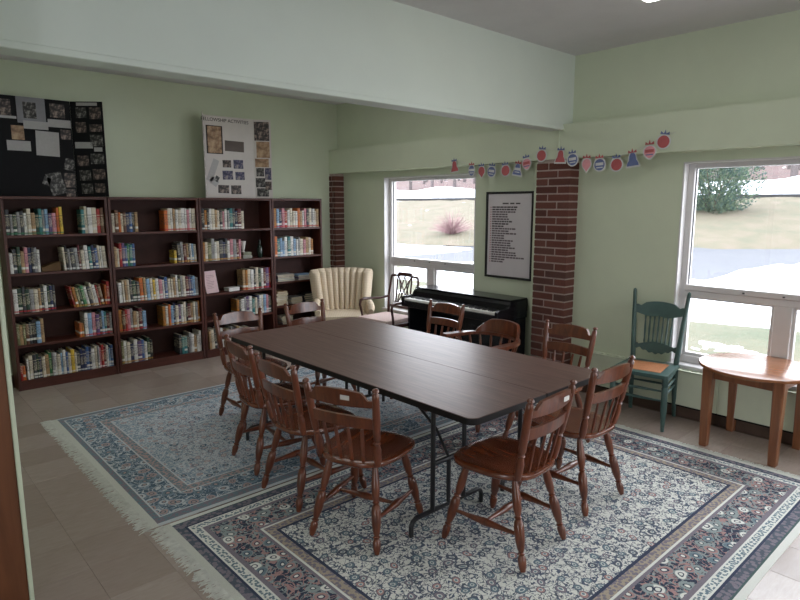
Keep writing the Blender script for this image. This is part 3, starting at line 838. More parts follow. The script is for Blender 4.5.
# ================================================================== DINING CHAIRS
LEG = [(0, .015), (.06, .017), (.2, .0225), (.33, .021), (.40, .0135), (.418, .020), (.435, .0135), (.46, .021), (.52, .0255), (.66, .0245), (.75, .0185), (.79, .013), (.807, .0205), (.825, .0145), (.86, .021), (.93, .020), (1, .013)]
STR = [(0, .009), (.2, .0115), (.42, .018), (.5, .0215), (.58, .018), (.8, .0115), (1, .009)]
POST = [(0, .0165), (.08, .020), (.2, .021), (.28, .0135), (.30, .0195), (.32, .0135), (.36, .019), (.6, .0205), (.85, .019), (.92, .018), (.937, .012), (.95, .012), (.965, .019), (.988, .015), (1.0, .004)]
SPN = [(0, .006), (.3, .0095), (.6, .0085), (1, .006)]

def seat_mesh(hw_f, hw_r, y0, y1, zt, th):
    n = 40; rings = []
    def outline(s, z):
        pts = []
        for k in range(n):
            a = 2*math.pi*k/n
            ca, sa = math.cos(a), math.sin(a)
            e = .62 if sa > 0 else .82
            uy = math.copysign(abs(sa)**e, sa); ux = math.copysign(abs(ca)**(.62), ca)
            y = (y0+y1)/2+(y1-y0)/2*uy*s
            f = (uy+1)/2
            x = (hw_r+(hw_f-hw_r)*f)*ux*s
            dip = -.013*max(0, 1-(s/.92)**2)
            if uy*s > .2: dip += .010*(uy*s-.2)*math.exp(-(x/.05)**2)/.5 if s < .95 else 0
            pts.append((x, y, z+dip))
        return pts
    for s, z in ((.80, zt-th), (.93, zt-th+.004), (.99, zt-th*.6), (1.0, zt-th*.35), (.985, zt-.004), (.95, zt), (.8, zt), (.55, zt), (.28, zt)):
        rings.append(outline(s, z))
    b = MB(); vs = [p for r in rings for p in r]; fs = []
    for i in range(len(rings)-1):
        for k in range(n): fs.append((i*n+k, i*n+(k+1) % n, (i+1)*n+(k+1) % n, (i+1)*n+k))
    fs.append(tuple(range(n-1, -1, -1)))
    top = len(vs); vs.append((0, (y0+y1)/2, zt-.013))
    L = (len(rings)-1)*n
    for k in range(n): fs.append((L+k, L+(k+1) % n, top))
    return b.add(vs, fs)

FRONT = [(-.215, .225), (.215, .225)]; REAR = [(-.195, -.235), (.195, -.235)]
def undercarriage(t, zt=.42):
    feet = [(-.224, .232), (.224, .232), (-.2, -.236), (.2, -.236)]
    tops = [(-.15, .14), (.15, .14), (-.135, -.135), (.135, -.135)]
    for (fx, fy), (tx_, ty_) in zip(feet, tops):
        MB().lathe((tx_, ty_, zt), (fx, fy, .0032), LEG, 10).build('leg', M['chair'], t)
    def at(i, z):
        k = 1-z/zt; return Vector((tops[i][0]+(feet[i][0]-tops[i][0])*k, tops[i][1]+(feet[i][1]-tops[i][1])*k, z))
    ms = []
    for a, b in ((0, 2), (1, 3)):
        p, q = at(a, .165), at(b, .165); MB().lathe(p, q, STR, 10).build('stretcher', M['chair'], t); ms.append((p+q)/2)
    MB().lathe(ms[0], ms[1], STR, 10).build('stretcher', M['chair'], t)

def mates_chair(tagged):
    t = thing('dining_chair', '', 'chair')
    seat_mesh(.245, .215, -.225, .245, .458, .038).build('seat', M['chair_seat'], t)
    undercarriage(t)
    pb, pt = (.172, -.172, .445), (.205, -.25, .872)
    for s in (-1, 1):
        MB().lathe((s*pb[0], pb[1], pb[2]), (s*pt[0], pt[1], pt[2]), POST, 10).build('back_post', M['chair'], t)
    def yz(z): return pb[1]+(pt[1]-pb[1])*(z-pb[2])/(pt[2]-pb[2])
    def xz(z): return pb[0]+(pt[0]-pb[0])*(z-pb[2])/(pt[2]-pb[2])
    bow = lambda u: -.030*(1-(2*u-1)**2)
    def crest_top(u):
        e = min(u, 1-u)
        if e < .10: return .805
        if e < .16: return .805+(e-.10)/.06*.038
        return .843+.012*math.sin((e-.16)/.34*math.pi/2)
    X = lambda u: (-1+2*u)*xz(.81)
    cr = MB().ribbon(X, lambda u: yz(.81)+bow(u), lambda u: .770-.004*math.sin(u*math.pi), crest_top, .02, 30, .18, .81).build('crest_rail', M['chair'], t)
    X2 = lambda u: (-1+2*u)*xz(.67)
    MB().ribbon(X2, lambda u: yz(.67)+bow(u), lambda u: .652, lambda u: .708+.008*math.sin(u*math.pi), .018, 16, .18, .67).build('back_rail', M['chair'], t)
    for k in range(4):
        u = .2+.2*k
        x1 = X2(u); x0_ = x1*.86
        MB().tube([(x0_, -.18-.012*math.sin(u*math.pi), .447), ((x0_+x1)/2, (yz(.56)+bow(u)*.75), .55), (x1, yz(.645)+bow(u), .645)], [.0075, .0115, .0085], 8, 0, .7).build('spindle', M['chair'], t)
    if tagged:
        y = yz(.81)+bow(.3)-.0113
        MB().chbox(.03, .082, y-.0165, y-.0150, .806, .83, .0005).build('sticker', M['paper'], cr, False)['label'] = 'white paper sticker'
    return t

proto = mates_chair(False)
proto_t = mates_chair(True)
CH = [ # x, y, heading (deg, direction the sitter faces), tagged, label
    (1.935, 2.41, 20.5, True, 'stickered brown chair turned askew at the long side, corner nearest the doorway'),
    (1.962, 2.97, 0, False, 'brown spindle-back chair in the middle of the long side facing the windows'),
    (2.035, 3.53, -6, False, 'brown spindle-back chair last along the doorway side, nearest the bookcases'),
    (2.315, 4.335, -91, False, 'brown spindle-back chair at the table end before the bookcases, away from armchair'),
    (3.01, 4.37, -88, False, 'brown spindle-back chair at the table end beside the cream armchair'),
    (3.69, 3.71, 180, False, 'brown spindle-back chair before the piano, backed to the keyboard'),
    (3.645, 2.40, 180, False, 'brown spindle-back chair before the brick pillar on the window side'),
    (2.39, 1.81, 94.5, True, 'stickered brown chair at the near table end over the cream rug'),
    (3.105, 1.87, 89, False, 'brown chair without sticker at the table end facing the bookcases'),
]
used = {True: False, False: False}
for (x, y, hd, tg, lab) in CH:
    src = proto_t if tg else proto
    c = src if not used[tg] else copy_tree(src)
    used[tg] = True
    c.location = (x, y, RZ); c.rotation_euler = (0, 0, R(hd-90)); c['label'] = lab
    c['group'] = 'brown wooden dining chairs around the table'

# captain's chair with a bent arm rail
t = thing('captains_chair', 'round-armed brown captain\'s chair before the piano and framed poster', 'chair', (3.68, 3.06, RZ), R(171-90))
seat_mesh(.25, .225, -.225, .235, .455, .036).build('seat', M['chair_seat'], t)
undercarriage(t)
def arm_path(u):
    # U-shaped rail: front tips at both ends, back in the middle
    a = (u-.5)*2
    ang = a*R(118)
    x = .285*math.sin(ang) if abs(a) < .76 else math.copysign(.285*math.sin(R(118)*.76)+(abs(a)-.76)*.09, a)
    y = -.02-.235*math.cos(ang) if abs(a) < .76 else -.02-.235*math.cos(R(118)*.76)+(abs(a)-.76)*.75
    return x, y
pts = [arm_path(i/40) for i in range(41)]
n_ = len(pts)
b = MB(); vs = []; fs = []
for i, (x, y) in enumerate(pts):
    p0_, p1_ = pts[max(0, i-1)], pts[min(n_-1, i+1)]
    tx_, ty_ = p1_[0]-p0_[0], p1_[1]-p0_[1]; L = math.hypot(tx_, ty_); nx, ny = -ty_/L, tx_/L
    a = abs(i/(n_-1)*2-1)
    wd = .022 if a < .6 else .022+.014*math.sin((a-.6)/.4*math.pi*.8)
    z = .655-.0*a
    for (dx, dz) in ((-wd, 0), (wd, 0), (wd, .026), (-wd, .026)): vs.append((x+nx*dx, y+ny*dx, z+dz))
for i in range(n_-1):
    for k in range(4): fs.append((i*4+k, i*4+(k+1) % 4, (i+1)*4+(k+1) % 4, (i+1)*4+k))
fs += [(3, 2, 1, 0), tuple((n_-1)*4+k for k in range(4))]
b.add(vs, fs).build('arm_rail', M['chair'], t)
def U(u): return arm_path(.24+.52*u)
def ctop(u):
    e = min(u, 1-u)
    return .684+.105*min(1, (e/.22))**.8 if e < .22 else .789+.006*math.sin((e-.22)/.28*math.pi/2)
MB().ribbon(lambda u: U(u)[0], lambda u: U(u)[1], lambda u: .68, ctop, .022, 30, .12, .68).build('crest_rail', M['chair'], t)
for k in range(10):
    u = .10+.80*k/9
    x, y = arm_path(u)
    MB().lathe((x*.74, y*.80+.0, .445), (x, y, .658), [(0, .008), (.25, .012), (.45, .008), (.5, .0125), (.55, .008), (.75, .0115), (1, .008)], 8).build('spindle', M['chair'], t)

# ================================================================== PRESSED-BACK GREEN CHAIR
t = thing('pressed_back_chair', 'green painted press-back chair with a cane seat by the window', 'chair', (4.69, 2.17, 0), R(189-90))
t.scale = (.97, .97, .965)
G = M['green_paint']
fx, fy, rx, ry = .205, .20, .18, -.20
TURN = [(0, .015), (.1, .017), (.5, .019), (.9, .014), (1, .011)]
for s in (-1, 1):
    MB().lathe((s*fx, fy, .445), (s*(fx+.005), fy+.01, 0), [(0, .023), (.15, .024), (.17, .018), (.19, .025), (.6, .024), (.92, .015), (1, .014)], 10).build('leg', G, t)
    po = MB().tube([(s*(rx+.005), ry-.03, 0), (s*rx, ry, .25), (s*rx, ry, .47), (s*(rx+.022), ry-.045, .80), (s*(rx+.042), ry-.085, 1.06)], [.016, .0205, .0215, .0195, .015], 10).build('back_post', G, t)
    MB().lathe((s*(rx+.042), ry-.085, 1.055), (s*(rx+.044), ry-.089, 1.085), [(0, .010), (.2, .014), (.6, .014), (1, .005)], 10).build('finial', G, po)
sf = MB().prism([(-.228, .225), (-.205, -.215), (.205, -.215), (.228, .225), (.21, .24), (-.21, .24)], .438, .468).build('seat_frame', G, t, False)
M['cane'] = mat('woven_cane', srgb(184, 124, 86), .55, .4, .22, 120, .5)
MB().prism([(-.155, .165), (-.14, -.14), (.14, -.14), (.155, .165)], .466, .4705).build('cane_panel', M['cane'], t, False)
def scallop(cu, amp, base, n, up):
    def f(u):
        e = min(u, 1-u)
        w_ = base+amp*(math.sin(min(1, e/.5)*math.pi/2)**.6)
        return w_+up*.010*math.cos(u*math.pi*2*n)
    return f
def prt(z): k = (z-.47)/(1.06-.47); return rx+.042*k, ry-.085*k
Xc = lambda zz: (lambda u: (-1+2*u)*prt(zz)[0])
Yc = lambda zz: (lambda u: prt(zz)[1]-.018*(1-(2*u-1)**2))
def ctop2(u):
    e = min(u, 1-u)
    if e < .12: return .935+.012*math.sin(e/.12*math.pi)
    if e < .22: return .935+.032*((e-.12)/.10)
    return .967+.014*math.sin((e-.22)/.28*math.pi/2)
def cbot2(u):
    e = min(u, 1-u)
    if e < .18: return .882-.022*(e/.18)
    return .860-.012*math.sin((e-.18)/.32*math.pi)
MB().ribbon(Xc(.93), Yc(.93), cbot2, ctop2, .02, 40, .144, .93).build('crest_rail', G, t)
def rtop(u):
    e = min(u, 1-u); return .600+(.01 if e < .1 else .030*math.sin((e-.1)/.4*math.pi/2))
def rbot(u):
    e = min(u, 1-u); return .568-(.0 if e < .15 else .036*math.sin((e-.15)/.35*math.pi/2))+.006*math.cos(u*math.pi*14)
MB().ribbon(Xc(.59), Yc(.59), rbot, rtop, .018, 48, .144, .59).build('back_rail', G, t)
for k in range(7):
    u = .23+.54*k/6
    MB().lathe((Xc(.61)(u), Yc(.61)(u), .605), (Xc(.87)(u), Yc(.87)(u), .87), [(0, .005), (.1, .009), (.2, .006), (.5, .0095), (.8, .006), (.9, .009), (1, .005)], 8).build('spindle', G, t)
for z in (.40, .345, .29):
    for s in (-1, 1):
        MB().lathe((s*rx, ry, z), (s*fx, fy, z), [(0, .007), (.5, .011), (1, .007)], 8).build('side_rung', G, t)
for z in (.33, .25):
    MB().lathe((-fx, fy, z), (fx, fy, z), [(0, .007), (.5, .012), (1, .007)], 8).build('front_rung', G, t)
MB().lathe((-rx, ry, .28), (rx, ry, .28), [(0, .007), (.5, .011), (1, .007)], 8).build('rear_rung', G, t)

# ================================================================== ROUND OAK TABLE
t = thing('round_table', 'round golden oak side table under the window', 'table', (4.70, 1.37, 0), R(-3))
MB().lathe((0, 0, .588), (0, 0, .615), [(0, .367), (.2, .377), (.6, .38), (.9, .377), (1, .37)], 56).build('table_top', M['oak_top'], t)
for k in range(4):
    a = R(90*k)
    w_ = .5
    o = MB().chbox(-.20, .20, .215, .237, .515, .588, .003).build('apron', M['oak'], t, False); o.rotation_euler = (0, 0, a)
    o = MB().chbox(-.036, .036, -.036, .036, 0, .588, .006).build('leg', M['oak'], t, False)
    ca, sa = math.cos(a+R(45)), math.sin(a+R(45)); o.location = (.325*ca, .325*sa, 0); o.rotation_euler = (0, 0, a)
    for v in o.data.vertices:
        if v.co.z < .3: v.co.x *= .72; v.co.y *= .72

# ================================================================== CREAM CHANNEL-BACK ARMCHAIR
def cream_mat():
    k = NT('cream_check')
    v = k.coord((1, 1, 1))
    b_ = k.n('ShaderNodeTexBrick'); 
    f = k.noise(v, 150, 2)[0]
    sep = k.n('ShaderNodeSeparateXYZ'); k.l(v, sep.inputs[0])
    s1 = k.math('GREATER_THAN', k.math('SINE', k.math('MULTIPLY', sep.outputs[2], 300)), .75)
    s2 = k.math('GREATER_THAN', k.math('SINE', k.math('MULTIPLY', sep.outputs[0], 300)), .75)
    g = k.math('MAXIMUM', s1, s2)
    c = k.mix(k.math('MULTIPLY', g, .5), srgb(214, 200, 178), srgb(178, 158, 132))
    k.l(k.mix(k.math('MULTIPLY', f, .2), c, srgb(160, 140, 118)), k.b.inputs['Base Color'])
    k.b.inputs['Roughness'].default_value = .9; k.b.inputs['Specular IOR Level'].default_value = .15
    k.bump(f, .2, .002); return k.m
M['cream_fabric'] = cream_mat()
t = thing('armchair', 'cream channel-back upholstered armchair in the corner by the bookcases', 'armchair', (4.42, 5.93, 0), R(237-90))
NCH = 9
def back_pt(u, v):
    # u -1..1 across, v 0..1 up: a fan that widens and leans back towards its top edge, wrapping forward at the sides
    hw = .30+.085*v
    return hw*u, -.22-.13*v+.15*abs(u)**2.4, .30+(.955-.015*abs(u)**4-.30)*v
for c in range(NCH):
    n, m_ = 8, 14; vs = []; fs = []
    for j in range(m_+1):
        v = j/m_
        for side in (0, 1):
            for i in range(n+1):
                q = i/n; u = -1+2*(c+q)/NCH
                x, y, z = back_pt(u, v)
                endr = math.sqrt(max(0, 1-max(0, (v-.90)/.10)**2))
                tk = (.035+.042*math.sin(q*math.pi)**.6)*(.25+.75*endr) if side == 0 else -.045*(.25+.75*endr)
                il = math.hypot(1, .8*u)
                vs.append((x-.8*u/il*tk, y+tk/il, z))
    W_ = n+1
    for j in range(m_):
        for sd in (0, 1):
            o_ = (j*2+sd)*W_; o2 = ((j+1)*2+sd)*W_
            for i in range(n): fs.append((o_+i, o_+i+1, o2+i+1, o2+i))
        a_, b_ = (j*2)*W_, (j*2+1)*W_; a2, b2 = ((j+1)*2)*W_, ((j+1)*2+1)*W_
        fs.append((a_, b_, b2, a2)); fs.append((a_+n, a2+n, b2+n, b_+n))
    for j in (0, m_):
        for i in range(n): fs.append((j*2*W_+i, j*2*W_+i+1, (j*2+1)*W_+i+1, (j*2+1)*W_+i))
    MB().add(vs, fs).build('back_channel', M['cream_fabric'], t)
MB().chbox(-.28, .28, -.20, .33, .30, .44, .035).build('seat_cushion', M['cream_fabric'], t)
MB().chbox(-.31, .31, -.24, .31, .14, .30, .02).build('seat_base', M['cream_fabric'], t)
for s in (-1, 1):
    MB().tube([(s*.32, -.10, .56), (s*.335, .05, .53), (s*.33, .2, .51), (s*.32, .28, .48)], [.04, .045, .045, .03], 12).build('arm', M['cream_fabric'], t)
    MB().chbox(min(s*.285, s*.35), max(s*.285, s*.35), -.12, .27, .14, .52, .02).build('arm_panel', M['cream_fabric'], t)
    for y in (-.2, .25):
        MB().lathe((s*.26, y, .145), (s*.28, y*1.08, 0), [(0, .026), (1, .014)], 10).build('leg', M['mahogany'], t)

# ================================================================== LATTICE-BACK ARMCHAIR
t = thing('lattice_armchair', 'dark wooden lattice-back armchair with pink seat beside the piano', 'armchair', (4.52, 5.205, 0), R(183-90))
mh = M['mahogany']
MB().chbox(-.26, .26, -.23, .25, .37, .42, .006).build('seat_rail', mh, t, False)
MB().chbox(-.245, .245, -.215, .245, .415, .47, .02).build('seat_pad', M['pink_fabric'], t)
for s in (-1, 1):
    MB().tube([(s*.22, -.27, 0), (s*.215, -.225, .3), (s*.215, -.225, .45), (s*.228, -.25, .68), (s*.225, -.285, .86), (s*.215, -.29, .905), (s*.19, -.292, .92)], [.013, .017, .018, .015, .014, .014, .014], 8).build('back_post', mh, t)
    MB().tube([(s*.215, -.245, .665), (s*.25, -.15, .645), (s*.265, .02, .655), (s*.268, .13, .66), (s*.268, .175, .648), (s*.265, .19, .60), (s*.26, .165, .5), (s*.255, .15, .40)], [.013, .015, .016, .017, .017, .015, .014, .014], 8).build('arm', mh, t)
    MB().lathe((s*.235, .225, .40), (s*.235, .225, 0), [(0, .021), (1, .012)], 8).build('leg', mh, t)
MB().ribbon(lambda u: (-1+2*u)*.20, lambda u: -.292-.012*math.sin(u*math.pi), lambda u: .895+.015*math.sin(u*math.pi), lambda u: .925+(.03 if .2 < u < .8 else 0), .022, 30).build('crest_rail', mh, t)
MB().chbox(-.205, .205, -.262, -.242, .53, .56, .004).build('lower_rail', mh, t)
for s in (-1, 1):
    MB().tube([(s*.115, -.25, .55), (s*.115, -.295, .92)], .0105, 8).build('back_stile', mh, t)
for (xa, xb, xc) in ((-.105, .0, .105), (.105, .0, -.105), (-.105, -.06, 0.0), (.105, .06, 0.0), (-.0, .05, .1), (0, -.05, -.1)):
    MB().tube([(xa, -.257, .56), (xb*1.0, -.276, .74), (xc, -.296, .915)], .0075, 8).build('lattice_bar', mh, t)

# ================================================================== DIGITAL PIANO
t = thing('digital_piano', 'black digital piano with open keyboard under the framed poster', 'piano', (0, 0, 0))
PX0, PX1, PY0, PY1 = 4.45, 4.925, 3.53, 4.89
pm = M['piano']
MB().chbox(PX0, PX1, PY0, PY1, .635, .705, .006).build('key_bed', pm, t, False)
MB().prism([(PX0+.165, .70), (PX0+.185, .79), (PX0+.21, .815), (PX1, .825), (PX1, .70)], PY0+.01, PY1-.01, 'y').build('top_case', pm, t, False)
MB().chbox(PX0+.21, PX1+.005, PY0+.008, PY1-.008, .822, .834, .003).build('lid', pm, t, False)
for (a, b) in ((PY0, PY0+.035), (PY1-.035, PY1)):
    MB().prism([(PX0, .70), (PX0, .735), (PX0+.03, .75), (PX0+.17, .755), (PX0+.2, .80), (PX1, .825), (PX1, .70)], a, b, 'y').build('cheek_block', pm, t, False)
    MB().chbox(PX0+.10, PX1-.02, a+.002, b-.002, .0, .636, .004).build('side_panel', pm, t, False)
    MB().chbox(PX0-.005, PX1-.01, a-.01, b+.01, 0, .05, .006).build('foot', pm, t, False)
MB().box(PX1-.03, PX1-.015, PY0+.03, PY1-.03, .15, .64).build('back_panel', pm, t, False)
ka, kb = PY0+.045, PY1-.045; kw = (kb-ka)/52
wk = MB(); bk = MB()
for k in range(52):
    wk.chbox(PX0+.012, PX0+.168, ka+k*kw+.0006, ka+(k+1)*kw-.0006, .705, .728, .001)
    if (52-k) % 7 not in (1, 4): bk.chbox(PX0+.065, PX0+.168, ka+k*kw-.006, ka+k*kw+.006, .728, .739, .002)
tag(wk.build('white_key', M['ivory'], t, False), kind='stuff'); tag(bk.build('black_key', M['black'], t, False), kind='stuff')
pb_ = MB().chbox(PX0+.2, PX0+.3, 4.08, 4.38, .03, .13, .006).build('pedal_box', pm, t, False)
for yy in (4.14, 4.23, 4.32):
    MB().chbox(PX0+.12, PX0+.21, yy-.012, yy+.012, .055, .066, .003).build('pedal', M['gold'], pb_, False)

# ================================================================== FRAMED POSTER
t = thing('framed_poster', 'black framed typed list hanging above the digital piano', 'poster', (XW, 3.835, 1.44))
fw_, fh_ = .30, .445
f = MB(); s = .022
f.chbox(-.03, -.002, -fw_, fw_, fh_-s, fh_, .003).chbox(-.03, -.002, -fw_, fw_, -fh_, -fh_+s, .003)
f.chbox(-.03, -.002, -fw_, -fw_+s, -fh_+s, fh_-s, .003).chbox(-.03, -.002, fw_-s, fw_, -fh_+s, fh_-s, .003)
f.build('frame', M['black'], t, False)
sh = MB().box(-.014, -.004, -fw_+s, fw_-s, -fh_+s, fh_-s).build('printed_sheet', mat('poster_sheet', srgb(206, 200, 204), .55, .4, .02, 10), t, False)
rr = random.Random(11)
tl = MB(); il = MB(); rl_ = MB()
yy = -.16
x = .09
for wl in (7, 5, 5):          # heading words
    tl.box(-.0148, -.0139, x-wl*.011, x, .318, .332); x -= wl*.011+.018
z = .28
for k in range(24):
    L = rr.choice([.14, .2, .26, .3, .22, .12]) if k != 21 else .40
    y = .235
    b_ = (tl if k in (0, 1, 6, 7, 8) else il)
    rl_.box(-.0148, -.0139, y, y+.012, z, z+.011)
    y -= .012
    while L > 0:
        wl = rr.uniform(.02, .05); b_.box(-.0147, -.0139, y-wl, y, z, z+.0155); y -= wl+.006; L -= wl+.006
    z -= .0245
tl.build('heading_lines', mat('ink_dark', srgb(70, 62, 66), .6), sh, False)['kind'] = 'stuff'
il.build('text_lines', mat('ink_grey', srgb(96, 84, 90), .6), sh, False)['kind'] = 'stuff'
rl_.build('bullet_marks', mat('ink_red', srgb(170, 96, 96), .6), sh, False)['kind'] = 'stuff'

# ================================================================== PAPER GARLAND
GP = [(4.463, 2.161), (4.222, 2.109), (4.087, 2.094), (3.956, 2.088), (3.78, 2.091), (3.635, 2.094), (3.531, 2.146), (3.364, 2.211), (3.159, 2.19), (3.034, 2.156),
      (2.892, 2.106), (2.767, 2.099), (2.61, 2.092), (2.47, 2.125), (2.33, 2.181), (2.221, 2.251)]
GK = ['bell', 'oval', 'drop', 'round', 'round', 'bell', 'heart', 'round', 'bell', 'round', 'drop', 'round', 'round', 'bell', 'heart', 'round']
GC = ['red', 'blue', 'red', 'blue', 'red', 'blue', 'pink', 'red', 'red', 'blue', 'pink', 'blue', 'red', 'blue', 'pink', 'red']
GS = {1, 3, 9, 11, 5}
gcm = {'red': mat('paper_red', srgb(176, 90, 92), .7), 'blue': mat('paper_blue', srgb(98, 110, 152), .7), 'pink': mat('paper_pink', srgb(214, 150, 156), .7)}
M['paper_white'] = mat('paper_white', srgb(206, 206, 206), .7)
t = thing('paper_garland', 'string garland of red, white and blue paper ornaments along the header', 'garland', (XH-.014, 0, 0))
sp = []
anch = [(4.50, 2.23)]+[(y, z+.062) for y, z in GP]+[(2.13, 2.31)]
for i in range(len(anch)-1):
    for k in range(4):
        u = k/4; a, b = anch[i], anch[i+1]
        sp.append((0, a[0]+(b[0]-a[0])*u, a[1]+(b[1]-a[1])*u-.006*math.sin(u*math.pi)))
sp.append((0, anch[-1][0], anch[-1][1]))
MB().tube(sp, .0014, 5).build('string', M['paper_white'], t)
def shape(kind, s):
    n = 26; P = []
    if kind == 'bell':
        return [(-.055*s, -.06*s), (.055*s, -.06*s), (.05*s, -.035*s), (.034*s, -.01*s), (.028*s, .03*s), (.016*s, .052*s), (-.016*s, .052*s), (-.028*s, .03*s), (-.034*s, -.01*s), (-.05*s, -.035*s)]
    for k in range(n):
        a = 2*math.pi*k/n; c_, s_ = math.cos(a), math.sin(a)
        if kind == 'round': P.append((.052*s*c_, .052*s*s_-.006))
        elif kind == 'oval': P.append((.040*s*c_, .056*s*s_-.006))
        elif kind == 'drop': P.append((.044*s*c_*(1 if s_ > -.2 else (1+s_)/.8*.8+.2), (.05 if s_ > 0 else .066)*s*s_-.004))
        else: P.append((.05*s*c_, (.048 if s_ > 0 else .058)*s*s_*(1-.35*abs(c_)*(s_ < 0))-.006))
    return P
for i, ((y, z), k, c) in enumerate(zip(GP, GK, GC)):
    tilt = R(random.uniform(-9, 9))
    o = MB().prism(shape(k, 1.15), -.0008, .0008, 'x').build('paper_ornament', M['paper_white'], t, False)
    o.location = (-.0035+.0001*(i % 2), y, z); o.rotation_euler = (tilt, 0, 0)
    MB().prism(shape(k, .93), -.0018, -.0007, 'x').build('print', gcm[c], o, False)
    if i in GS or k == 'heart':
        MB().box(-.0028, -.0016, -.036, .036, -.012, .012).build('stripe', gcm['red'] if c == 'pink' else M['paper_white'], o, False)
        MB().box(-.0028, -.0016, -.03, .03, -.034, -.026).build('stripe', M['paper_white'] if c != 'pink' else gcm['blue'], o, False)
    bw = MB()
    for s_ in (-1, 1):
        bw.prism([(0, .05), (s_*.034, .074), (s_*.038, .05)], -.0022, -.0008, 'x')
    bw.prism([(-.012, .052), (.0, .088), (.012, .052)], -.0022, -.0008, 'x')
    bw.build('bow', gcm['blue' if c == 'red' else 'red'] if i % 3 else gcm['blue'], o, False)

# ================================================================== BASEBOARD HEATER
t = thing('baseboard_heater', 'pale green convector heater running below the windows', 'heater', (0, 0, 0))
HX = 4.915
hy0, hy1 = -3.0, 2.93
y = hy1; hp = 0
while y > hy0+.2:
    L = min(1.24, y-hy0)
    MB().chbox(HX, HX+.012, y-L+.002, y, .115, .405, .003).build('front_panel', M['heater'], t, False)
    y -= L
MB().box(HX+.012, XW, hy0, hy1, .10, .125).build('bottom_tray', M['slot'], t, False)
MB().box(HX+.014, XW-.002, hy0, hy1, .20, .372).build('fin_core', M['slot'], t, False)
MB().chbox(HX, HX+.022, hy0, hy1, .395, .41, .002).build('top_rail', M['heater'], t, False)
MB().chbox(XW-.03, XW, hy0, hy1, .395, .41, .002).build('top_rail', M['heater'], t, False)
gm = MB().box(HX+.02, XW-.028, -.012, .012, .396, .409).mesh('grille_bar', M['heater'], False)
y = hy1-.02
while y > .55:
    o = link('grille_bar', gm, t); o.location = (0, y, 0); y -= .075
MB().chbox(HX, XW, hy1-.012, hy1, .1, .41, .003).build('end_cap', M['heater'], t, False)

# ================================================================== CEILING LAMPS (first one real, the other four added as fill light)
def lamp_or_fill(x, y, label):
    t = thing('lamp_or_fill', label, 'lamp', (x, y, ZC), 0, 'flat white ceiling lamps')
    MB().chbox(-.62, .62, -.16, .16, -.03, -.001, .004).build('housing', M['white'], t, False)
    MB().chbox(-.60, .60, -.14, .14, -.075, -.03, .02).build('diffuser', M['lamp'], t, False)
lamp_or_fill(3.27, 1.80, 'flat white ceiling lamp beside the beam over the window side')
lamp_or_fill(1.75, 4.35, 'unseen fill lamp added over the blue rug behind the beam')  # this and the next are added, hidden by the beam, to brighten the back
lamp_or_fill(3.45, 4.75, 'unseen fill lamp added before the white display board behind the beam')
lamp_or_fill(.9, -.6, 'unseen fill lamp added over the doorway side of the front room')  # this and the next are added out of view to top up the light
lamp_or_fill(3.2, -1.6, 'unseen fill lamp added at the far end of the front room')

# ================================================================== OUTDOORS
def xe(y): return max(19.0, min(30, 28-(y-9)*.72))
def ground_z(x, y):
    e = xe(y)
    if x < e-8: z = -.30
    elif x < e: z = -.30+.12*(x-(e-8))/8
    elif x < 40: z = -.18+2.36*((x-e)/(40-e))**.9
    elif x < 48: z = 2.18+.05*(x-40)
    else: z = 2.58+.135*(x-48)
    return z
def patch(name, xs_, ys_, m, dz=0, amp=.0, kind='structure', fx=None, fscale=.6):
    b = MB(); vs = []; fs = []; nx, ny = len(xs_), len(ys_)
    for y in ys_:
        for xi in xs_:
            x = xi if fx is None else fx(xi, y)
            z = ground_z(x, y)+dz+amp*mnoise.noise(Vector((x*fscale, y*fscale, 1.7)))
            vs.append((x, y, z))
    for j in range(ny-1):
        for i in range(nx-1):
            a = j*nx+i; fs.append((a, a+1, a+nx+1, a+nx))
    o = b.add(vs, fs).build(name, m, None, True); o['kind'] = kind; return o
def span(a, b, n): return [a+(b-a)*i/(n-1) for i in range(n)]
def lawn_mat(name, c1, c2, c3, snow, snow_at):
    k = NT(name)
    v = k.coord()
    f = k.noise(v, .9, 5, .65)[0]; g = k.noise(v, 9, 4, .7)[0]
    a = k.ramp(f, [(.35, c1), (.5, c2), (.65, c3)])
    a = k.mix(k.math('MULTIPLY', g, .35), a, c3)
    sn = k.math('GREATER_THAN', k.noise(k.coord(loc=(5, 2, 0)), .8, 4, .6)[0], snow_at)
    k.l(k.mix(sn, a, snow), k.b.inputs['Base Color'])
    k.b.inputs['Roughness'].default_value = .95; k.b.inputs['Specular IOR Level'].default_value = .1
    k.bump(g, .5, .05); return k.m
snowc = srgb(232, 238, 246)
M['lawn_near'] = lawn_mat('lawn_near', srgb(78, 84, 70), srgb(88, 89, 76), srgb(95, 93, 81), snowc, .63)
M['lawn_far'] = lawn_mat('lawn_far', srgb(82, 83, 71), srgb(92, 88, 76), srgb(99, 92, 83), snowc, .72)
M['snow'] = mat('snow', snowc, .8, .2, .03, 3, .3)
M['asphalt'] = mat('wet_snowy_road', srgb(82, 84, 89), .8, .1, .05, 1.2)
M['litter'] = lawn_mat('leaf_litter', srgb(82, 70, 68), srgb(92, 76, 75), srgb(78, 72, 71), snowc, .70)
YS = span(-14, 75, 120)
patch('lawn_near', span(5.2, 14, 40), span(-14, 40, 90), M['lawn_near'], 0, .05)
patch('driveway', span(13, 30, 14), YS, M['asphalt'], -.005, 0, 'structure', lambda x, y: 12.5+(x-13)/17*(xe(y)+.4-12.5))
patch('lawn_slope', span(0, 1, 30), YS, M['lawn_far'], .03, .10, 'structure', lambda u, y: xe(y)+u*(40.2-xe(y)))
patch('road', span(40, 46, 6), YS, M['asphalt'], .02, 0)
patch('hillside', span(47, 110, 30), span(-30, 150, 60), M['litter'], 0, .5, 'structure', None, .2)
